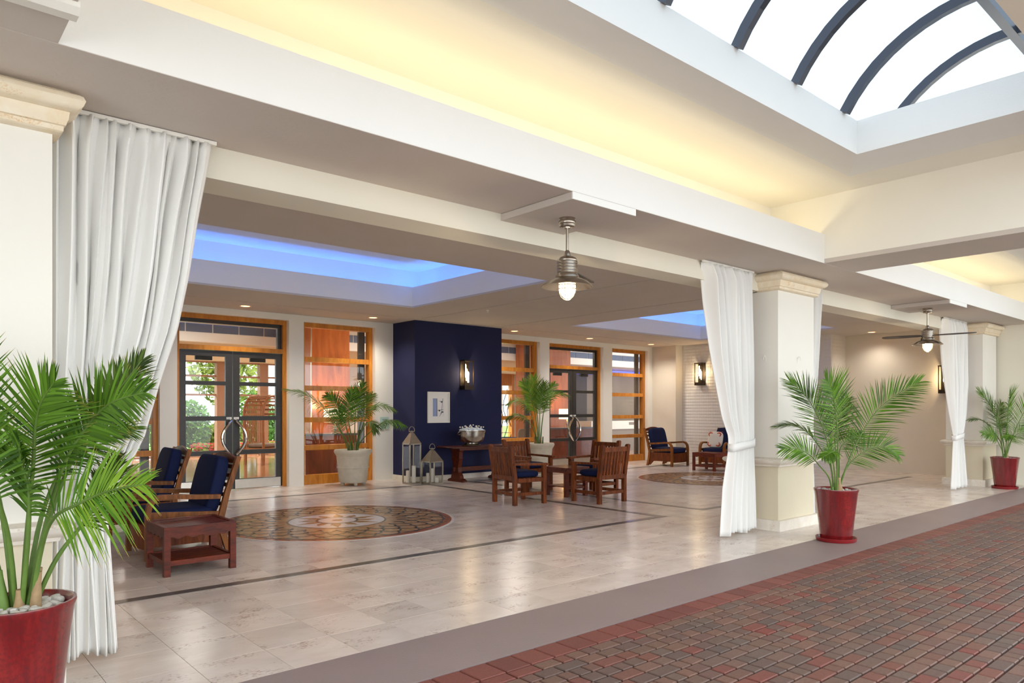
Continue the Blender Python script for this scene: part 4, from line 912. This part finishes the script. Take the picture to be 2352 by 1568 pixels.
# --- middle palm in front of the column
def red_palm(label, loc, rz, group='palms in red glazed pots'):
    t = thing('potted_palm', label, 'potted palm', loc, rz, group); red_pot(t); pebbles(t, .185, .564, 30, 5)
    kk = .00143
    def mid(p_, dd): return [((x-575)*kk, dd[i] if i < len(dd) else dd[-1], .55+(1085-y)*kk) for i, (x, y) in enumerate(p_)]
    S = [([(555, 1080), (545, 900), (510, 640), (430, 430), (345, 290), (240, 190)], [0, .02, .05, .08, .10, .12], .34, 46, .32, 'leaf', (.45, -1, .25), .04, .08),
         ([(580, 1080), (580, 800), (555, 520), (510, 350), (470, 260), (400, 190)], [0, -.03, -.08, -.15, -.22, -.3], .32, 42, .34, 'leaf', (.3, -1, .15), .08, .08),
         ([(595, 1080), (650, 880), (750, 640), (880, 430), (1030, 300), (1200, 200)], [0, -.02, -.04, -.06, -.08, -.1], .32, 46, .34, 'leaf', (-.5, -1, .3), .10, .12),
         ([(600, 1080), (640, 940), (720, 830), (850, 745), (980, 720), (1090, 780)], [0, .02, .04, .06, .06, .06], .25, 30, .36, 'leaf', (0, -1, .5), .10, .12),
         ([(545, 1080), (510, 960), (430, 870), (340, 780), (240, 730), (120, 730)], [0, -.02, -.05, -.08, -.1, -.1], .22, 26, .5, 'leaf', (.1, -1, .4), .08, .15),
         ([(560, 1080), (540, 860), (470, 720), (390, 610), (280, 550), (140, 560)], [0, .04, .10, .14, .18, .2], .20, 30, .45, 'leaf_dull', (.1, -.3, 1), .1, .2),
         ([(590, 1080), (600, 850), (610, 680), (640, 540), (690, 420), (760, 330)], [0, .06, .14, .2, .26, .3], .26, 36, .4, 'leaf_dull', (-.3, -1, .2), .08, .15),
         ([(570, 1080), (560, 880), (530, 760), (480, 750), (430, 770), (380, 790)], [-.03, -.08, -.14, -.2, -.24, -.28], .15, 18, .45, 'leaf', (0, -.3, 1), .1, .3),
         ([(600, 1080), (625, 900), (660, 760), (720, 700), (800, 660), (900, 620)], [.02, .08, .18, .26, .32, .36], .22, 30, .4, 'leaf', (0, -.8, .6), .1, .2),
         ([(565, 1080), (545, 930), (520, 840), (500, 790), (470, 740), (480, 660)], [-.02, -.06, -.1, -.12, -.14, -.16], .14, 22, .4, 'leaf', (.4, -1, 0), .06, .2)]
    for i, (pp, dd, L, n, s0, mt_, aim, lf, dr) in enumerate(S): frond(t, mid(pp, dd), L*1.22, int(n*1.15), s0, .0145, mt_, lf, dr, .010, 40+i, aim)
    sheath(t, (.03, -.01, .52), (.035, 0, .72), .05, .018); sheath(t, (-.03, .0, .52), (-.03, 0, .66), .028, .014, 'stem'); sheath(t, (-.05, -.03, .52), (-.055, -.03, .62), .02, .012, 'stem')
    return t
rp = red_palm('palm in a red glazed pot standing in front of the middle column', (8.24, 3.78, 0), RZ)
copy_thing(rp, (16.15, 4.17, 0), RZ+.28, 'palm in a red glazed pot at the far right edge')
# --- palms in pale planters by the windows
def grey_pot(t):
    MB().lathe([(0, .06), (.26, .06), (.275, .08), (.30, .34), (.308, .345), (.312, .36), (.308, .375), (.303, .38), (.325, .58), (.335, .60), (.345, .605), (.345, .615), (.365, .64), (.375, .67), (.372, .695), (.36, .71), (.335, .71), (.325, .69), (.315, .62), (0, .62)], 44).build('planter', 'concrete_pot', t, True)
    MB().lathe([(.32, .63), (0, .635)], 24).build('soil', 'soil', t)
    for q in range(4): a = q*PI/2+.45; MB().lathe([(.0, .0), (.03, .008), (.042, .035), (.03, .062), (0, .07)], 14, (.21*math.cos(a), .21*math.sin(a), 0)).build('ball_foot', 'concrete_pot', t, True)
def grey_palm(label, loc, rz, S, kk, bx, by):
    t = thing('potted_palm', label, 'potted palm', loc, rz, 'palms in pale planters'); grey_pot(t); pebbles(t, .29, .64, 26, 9, .055)
    for i, (pp, dd, L, n, s0, mt_, aim, lf, dr) in enumerate(S):
        frond(t, [((x-bx)*kk, dd[j] if j < len(dd) else dd[-1], .66+(by-y)*kk) for j, (x, y) in enumerate(pp)], L, int(n*1.2), s0, .017, mt_, lf, dr, .012, 80+i+int(bx), aim)
    for i in range(6): a = i*1.05; sheath(t, (.09*math.cos(a), .06*math.sin(a), .63), (.10*math.cos(a), .06*math.sin(a), .86), .022, .014, 'sheath' if i % 2 else 'stem')
    return t
kk = .00878/3.92
grey_palm('palm in a pale round planter before the left window', (7.06, 12.93, 0), RZ, [
 ([(490, 1170), (455, 1040), (395, 900), (300, 760), (180, 660), (40, 625)], [0, -.12, -.28, -.48, -.68, -.85], .30, 34, .42, 'leaf_dull', (0, -.6, 1), .1, .3),
 ([(560, 1170), (600, 1000), (640, 880), (700, 790), (790, 755), (910, 800)], [0, -.03, -.06, -.1, -.14, -.16], .26, 28, .42, 'leaf_dull', (0, -.6, 1), .1, .35),
 ([(560, 1170), (600, 1080), (680, 1000), (790, 920), (890, 895), (1000, 930)], [0, -.05, -.1, -.15, -.2, -.25], .26, 28, .45, 'leaf', (0, -.5, 1), .1, .5),
 ([(540, 1170), (545, 980), (555, 830), (580, 720), (605, 640), (635, 565)], [0, -.02, -.05, -.08, -.1, -.14], .36, 40, .3, 'leaf', (-.4, -1, .1), .08, .15),
 ([(515, 1170), (490, 990), (455, 850), (420, 760), (385, 700), (350, 670)], [0, -.12, -.22, -.32, -.40, -.46], .34, 36, .3, 'leaf', (.4, -1, .2), .08, .2),
 ([(550, 1170), (580, 980), (610, 850), (640, 760), (665, 700), (690, 660)], [0, .02, .03, .04, .06, .08], .30, 32, .32, 'leaf_dull', (-.4, -1, .2), .08, .2),
 ([(530, 1170), (520, 1000), (510, 860), (520, 760), (540, 690), (560, 620)], [0, -.14, -.24, -.3, -.34, -.36], .34, 38, .28, 'leaf', (.2, -1, .1), .05, .12),
 ([(555, 1170), (600, 1020), (650, 930), (700, 900), (740, 930), (760, 980)], [0, -.08, -.16, -.24, -.3, -.34], .24, 26, .35, 'leaf_dull', (0, -.3, 1), .1, .4),
 ([(510, 1170), (470, 1050), (430, 960), (420, 880), (440, 820), (470, 780)], [0, -.08, -.18, -.24, -.28, -.3], .26, 28, .32, 'leaf', (0, -.8, .4), .05, .25)], kk, 528, 1170)
kk = .0105/6.273
grey_palm('palm in a pale round planter before the window right of the navy wall', (11.80, 12.55, 0), RZ, [
 ([(515, 1530), (510, 1250), (485, 1000), (465, 830), (455, 700), (440, 570)], [0, -.05, -.1, -.14, -.18, -.2], .42, 42, .36, 'leaf_bright', (.15, -1, .1), .06, .05),
 ([(540, 1530), (560, 1250), (600, 1010), (670, 860), (790, 800), (920, 830)], [0, -.02, -.05, -.1, -.14, -.16], .34, 34, .38, 'leaf', (-.1, -.5, 1), .1, .3),
 ([(500, 1530), (460, 1300), (400, 1080), (320, 950), (200, 890), (70, 960)], [0, -.06, -.12, -.16, -.2, -.2], .32, 34, .42, 'leaf_dull', (.1, -.5, 1), .1, .4),
 ([(545, 1530), (565, 1250), (600, 1000), (640, 840), (690, 730), (750, 660)], [0, .03, .06, .1, .12, .14], .32, 34, .38, 'leaf', (-.5, -1, .1), .08, .15),
 ([(495, 1530), (450, 1330), (370, 1190), (270, 1120), (160, 1110), (60, 1180)], [0, -.02, -.06, -.1, -.12, -.14], .28, 28, .42, 'leaf_dull', (0, -.5, 1), .1, .4),
 ([(510, 1530), (490, 1250), (440, 1000), (400, 830), (350, 720), (290, 640)], [0, -.1, -.18, -.24, -.28, -.3], .36, 36, .36, 'leaf_bright', (.5, -1, .15), .08, .1),
 ([(530, 1530), (530, 1250), (530, 1050), (545, 900), (570, 770), (590, 650)], [0, -.1, -.2, -.26, -.3, -.34], .36, 36, .36, 'leaf', (-.3, -1, .1), .06, .12)], kk, 520, 1530)
# ================================================================== LOBBY BEHIND THE GLASS
struct(B(-4, 34, 13.75, 24.2, -.1, -.001).build('floor_lobby', 'lobby_floor'), 'glossy amber floor of the lobby')
struct(B(-4, 34, 13.76, 17, 3.60, 3.68).build('ceiling_lobby_front', 'wall_white'), 'white lobby ceiling behind the glass'); struct(B(-4, 34, 17.2, 24.2, 3.05, 3.12).build('ceiling_lobby_rear', 'beige'), 'lower lobby ceiling')
bh = struct(B(-4, 34, 17.0, 17.2, 3.05, 3.62).build('wall_lobby_bulkhead', 'fascia'), 'white lobby bulkhead with a long air grille')
for i in range(62): B(-3.9+.6*i, -3.9+.6*i+.575, 16.985, 17.0, 3.27, 3.46).build('grille_panel', 'grille', bh)
struct(B(-4.2, -4, 13.7, 24, 0, 3.6).build('wall_lobby_left', 'beige')); struct(B(33.8, 34, 13.7, 24, 0, 3.6).build('wall_lobby_right', 'beige'), 'far right lobby wall')
struct(B(12.6, 17.0, 23.6, 23.8, 0, 3.1).build('wall_lobby_rear', 'beige'), 'rear lobby wall'); struct(B(20.6, 34, 23.6, 23.8, 0, 3.1).build('wall_lobby_rear_right', 'beige'), 'rear lobby wall to the right')
# garden glazing
gw = sempty('window_5', 'tall garden glazing at the rear of the lobby')
for x in (1.0, 4.0, 6.3, 8.0, 9.4, 10.9, 12.4): B(x, x+.28, 23.5, 23.75, 0, 3.1).build('post', 'tan_post', gw)
for z in (.02, 1.95, 2.55, 3.0): B(1.0, 12.6, 23.58, 23.66, z, z+.06).build('transom', 'tan_post', gw)
B(1.0, 12.6, 23.615, 23.62, .05, 3.05).build('pane', 'clear', gw)
gw = sempty('window_6', 'bright lattice window seen past the navy lobby chair')
for x in (17.0, 20.5): B(x, x+.12, 23.5, 23.75, 0, 3.1).build('post', 'orange_wood', gw)
for x in (17.6, 18.2, 18.8, 19.4, 20.0): B(x, x+.04, 23.6, 23.64, 0, 3.1).build('bar', 'white_paint', gw)
for z in (.5, 1.1, 1.7, 2.3): B(17.1, 20.5, 23.6, 23.64, z, z+.04).build('bar', 'white_paint', gw)
B(17.0, 20.6, 23.55, 23.75, 2.55, 3.1).build('head', 'orange_wood', gw); B(17.1, 20.5, 23.66, 23.665, 0, 2.55).build('pane', 'clear', gw)
m = MB()
for i in range(14):
    x = 17.3+i*.24; pts = [(x+.12*math.sin(j*.9+i), 23.58, .3+2.1*j/9) for j in range(10)]; m.tube(pts, .018, 5)
m.build('scroll_lattice', 'black', gw)
# garden
struct(B(-20, 45, 24.2, 60, -.1, -.02).build('ground_garden', 'lawn'), 'garden lawn behind the lobby'); struct(B(-20, 45, 24.2, 25.8, -.02, -.005).build('floor_path', 'path'), 'pale garden path')
def shrub(label, loc, rx, ry, h, mat, n=420, seed=1, trunk=False, cat='shrub', z0=0, ls=.10):
    rnd = random.Random(seed); t = thing('garden_shrub' if cat == 'shrub' else 'garden_tree', label, cat, loc); m = MB()
    for i in range(n):
        a, b, r_ = rnd.uniform(0, 2*PI), math.acos(rnd.uniform(-1, 1)), rnd.random()**.4; c = Vector((rx*r_*math.sin(b)*math.cos(a), ry*r_*math.sin(b)*math.sin(a), z0+(h-z0)/2*(1+r_*math.cos(b)))); u = Vector((rnd.uniform(-1, 1), rnd.uniform(-1, 1), rnd.uniform(-1, 1))).normalized(); v = u.orthogonal().normalized(); s_ = ls*rnd.uniform(.6, 1.3)
        c.z = max(c.z, .02+s_); m.add([c-u*s_, c+v*s_*.5, c+u*s_, c-v*s_*.5], [(0, 1, 2, 3)])
    me = bpy.data.meshes.new('foliage'); me.from_pydata(m.v, [], m.f); me.materials.append(M[mat]); link('foliage', me, t)
    MB().tube([(0, 0, -.02), (.03, 0, (z0+h)/3), (0, .02, (z0+h)*.6)], [.09 if trunk else .03, .06 if trunk else .02, .02], 7).build('trunk', 'trunk', t, True)
G = [((6.2, 26.6, 0), .7, .6, 2.3, 'bush'), ((7.4, 27.4, 0), .8, .6, 2.6, 'bush2'), ((8.6, 28.0, 0), .7, .6, 1.9, 'bush'), ((9.9, 28.2, 0), .9, .6, 1.1, 'bush2'), ((11.2, 28.4, 0), .9, .6, 2.3, 'bush'), ((12.6, 29.0, 0), 1.0, .7, 1.6, 'bush')]
for i, (l_, a, b, h, mt_) in enumerate(G): shrub(['dark green garden shrub farthest left through the left door', 'yellow green garden shrub through the left door', 'low green garden shrub behind the door handles', 'pale low hedge behind the flower bed', 'green garden shrub behind the hooded chair', 'green garden shrub farthest right behind the garden glazing'][i], l_, a, b, h, mt_, 1500, 20+i)
shrub('leafy garden tree with high crown through the left door', (6.9, 29.5, 0), 1.5, 1.2, 5.0, 'bush', 2200, 41, True, 'tree', 1.5, .16); shrub('pale leafy garden tree at the right of the left door view', (11.0, 31.0, 0), 1.6, 1.3, 5.4, 'bush2', 2200, 42, True, 'tree', 1.6, .16)
rnd = random.Random(5); m = MB(); m2 = MB()
for i in range(900):
    x, y, z = rnd.uniform(8.2, 12.4), rnd.uniform(26.0, 26.9), rnd.uniform(.02, .30); s_ = rnd.uniform(.025, .05); (m if rnd.random() < .55 else m2).box(x-s_, x+s_, y-s_, y+s_, max(z-s_*.6, -.01), z+s_*.6, None)
fb = thing('flower_bed', 'bed of red flowers in the garden behind the left door', 'flower bed', (0, 0, 0)); m.build('blossoms', 'flower', fb, kind='stuff'); m2.build('flower_leaves', 'bush2', fb, kind='stuff')
# wood clad pillars, desks and lamps
def pillar(label, x0, x1, y0, y1):
    t = struct(B(x0, x1, y0, y1, 0, 3.59).build('wall_wood_pillar', 'panel_wood'), label)
    B(x0-.004, x1+.004, y0-.004, y1+.004, 2.70, 2.72).build('metal_reveal', 'steel', t); B(x0-.008, x0+.012, y0-.008, y0+.012, 0, 3.59).build('metal_corner', 'steel', t)
pillar('wood clad pillar behind the left window', 7.44, 8.42, 15.6, 16.4); pillar('wood clad wall behind the right double door', 14.9, 16.63, 16.2, 16.9)
def desk(label, lab2, x0, x1, y0, y1, lx):
    t = thing('lobby_desk', label, 'desk', ((x0+x1)/2, (y0+y1)/2, 0)); w, d = (x1-x0)/2, (y1-y0)/2
    B(-w, w, -d, d, .06, .93).build('desk_body', 'desk_wood', t); B(-w+.04, w-.04, -d+.05, d-.04, 0, .06).build('toe_base', 'black', t); B(-w-.03, w+.03, -d-.03, d+.03, .93, .97).build('stone_top', 'stone_top', t)
    l = thing('table_lamp', lab2, 'lamp', (lx, (y0+y1)/2, .97)); MB().lathe([(.09, 0), (.09, .015), (.02, .03), (.035, .10), (.02, .2), (.012, .26)], 16).build('lamp_base', 'nickel', l, True)
    MB().lathe([(.25, .25), (.25, .56), (.246, .56), (.246, .25)], 32).build('lamp_shade', 'lampshade', l, True); point('table_lamp_light', (0, 0, .60), (1, .62, .25), 18, .08, l)
desk('wooden lobby desk behind the left window', 'cream drum table lamp behind the left window', 6.9, 8.15, 14.75, 15.35, 7.76)
desk('wooden lobby desk behind the right double door', 'cream drum table lamp behind the right double door', 14.5, 16.6, 15.2, 15.8, 15.76)
# hooded slatted chair
t = thing('hooded_chair', 'tall wooden chair with an arched slatted hood inside the lobby', 'chair', (7.92, 19.6, 0), .5)
for x in (-.36, .36):
    for y in (-.3, .3): MB().bar((x, y, 0), (x*.96, y, .42), .06, .06).build('leg', 'wicker', t)
B(-.38, .38, -.34, .34, .36, .46).build('seat_frame', 'wicker', t); MB().cushion(.66, .6, .12, (0, 0, .52), .3).build('seat_cushion', 'grey_chair', t, True)
for y in (-.32, .32):
    pts = [(-.37, y, .42), (-.39, y, 1.0)] + [(-.39*math.cos(PI*i/12), y, 1.38+.50*math.sin(PI*i/12)) for i in range(13)] + [(.39, y, 1.0), (.37, y, .42)]
    MB().tube(pts, .035, 8).build('hood_arch', 'wicker', t, True)
for i in range(13):
    a = PI*i/12; MB().bar((-.39*math.cos(a), -.32, 1.38+.5*math.sin(a)), (-.39*math.cos(a), .32, 1.38+.5*math.sin(a)), .05, .02, (math.cos(a), 0, math.sin(a))).build('hood_slat', 'wicker', t)
for i in range(11): x = -.33+.066*i; B(x-.013, x+.013, .30, .325, .46, 1.38+.48*math.sqrt(max(0, 1-(x/.39)**2))).build('back_slat', 'wicker', t)
# chairs behind the window right of the navy wall
t = thing('lobby_armchair', 'dark blue lobby armchair behind the window by the navy wall', 'armchair', (13.35, 15.7, 0), .3)
for x in (-.3, .3):
    for y in (-.28, .28): MB().bar((x, y, 0), (x, y, .3), .05, .05).build('leg', 'black', t)
MB().cushion(.72, .7, .26, (0, 0, .40), .3).build('seat', 'teal_navy', t, True); MB().cushion(.72, .16, .75, (0, .30, .78), .35, mtx=Matrix.Rotation(-.1, 4, 'X')).build('backrest', 'teal_navy', t, True)
for x in (-.36, .36): MB().cushion(.12, .66, .34, (x, 0, .55), .35).build('armrest', 'teal_navy', t, True)
t = thing('lobby_side_chair', 'brown fabric chair in front of the dark blue lobby armchair', 'chair', (12.9, 14.5, 0), PI)
for x in (-.2, .2):
    for y in (-.2, .2): MB().bar((x, y, 0), (x, y, .42), .035, .035).build('leg', 'black', t)
MB().cushion(.48, .46, .10, (0, 0, .46), .35).build('seat', 'grey_chair', t, True); MB().cushion(.44, .08, .40, (0, .2, .80), .4).build('backrest', 'grey_chair', t, True)
# reception
struct(B(20.3, 24.5, 19.0, 19.1, 0, 3.05).build('wall_reception', 'reception'), 'tan reception wall with up-lit ripples'); struct(B(18.2, 20.3, 18.9, 19.1, 0, 3.05).build('wall_dark', 'lobby_dark'), 'dark panel wall behind the right double door')
for i in range(4): spot('wall_washer', (20.9+.75*i, 18.8, 2.3), (1, .75, .45), 9, 1.0, .6, .04, (-.35, 0, 0))
t = thing('reception_counter', 'white topped reception counter behind the rightmost window', 'counter', (21.0, 17.6, 0)); B(-2.2, 2.0, -.3, .3, 0, .80).build('counter_front', 'counter_front', t); B(-2.25, 2.05, -.36, .36, .80, 1.10).build('counter_band', 'counter', t); B(-.2, .3, -.37, -.36, .95, 1.05).build('counter_screen', 'counter_front', t)
struct(B(18.0, 27, 18.2, 18.3, 2.82, 3.0).build('trim_blue_cove', 'blue_led'), 'blue light band over the reception')
for x in (4.5, 9.5, 13.5, 18.5, 23.5):
    o = struct(B(x-.3, x+.3, 15.1, 15.5, 3.585, 3.602).build('ceiling_light_panel', 'white_paint'), 'lobby ceiling light'); area('lobby_light', (x, 15.3, 3.57), (0, 0, 0), .9, .4, (1, .94, .86), 38 if x < 15 else 16)
for x in (5, 9, 14, 19, 24): area('lobby_light', (x, 20.3, 3.04), (0, 0, 0), .9, .6, (1, .93, .84), 50 if x < 15 else 18)
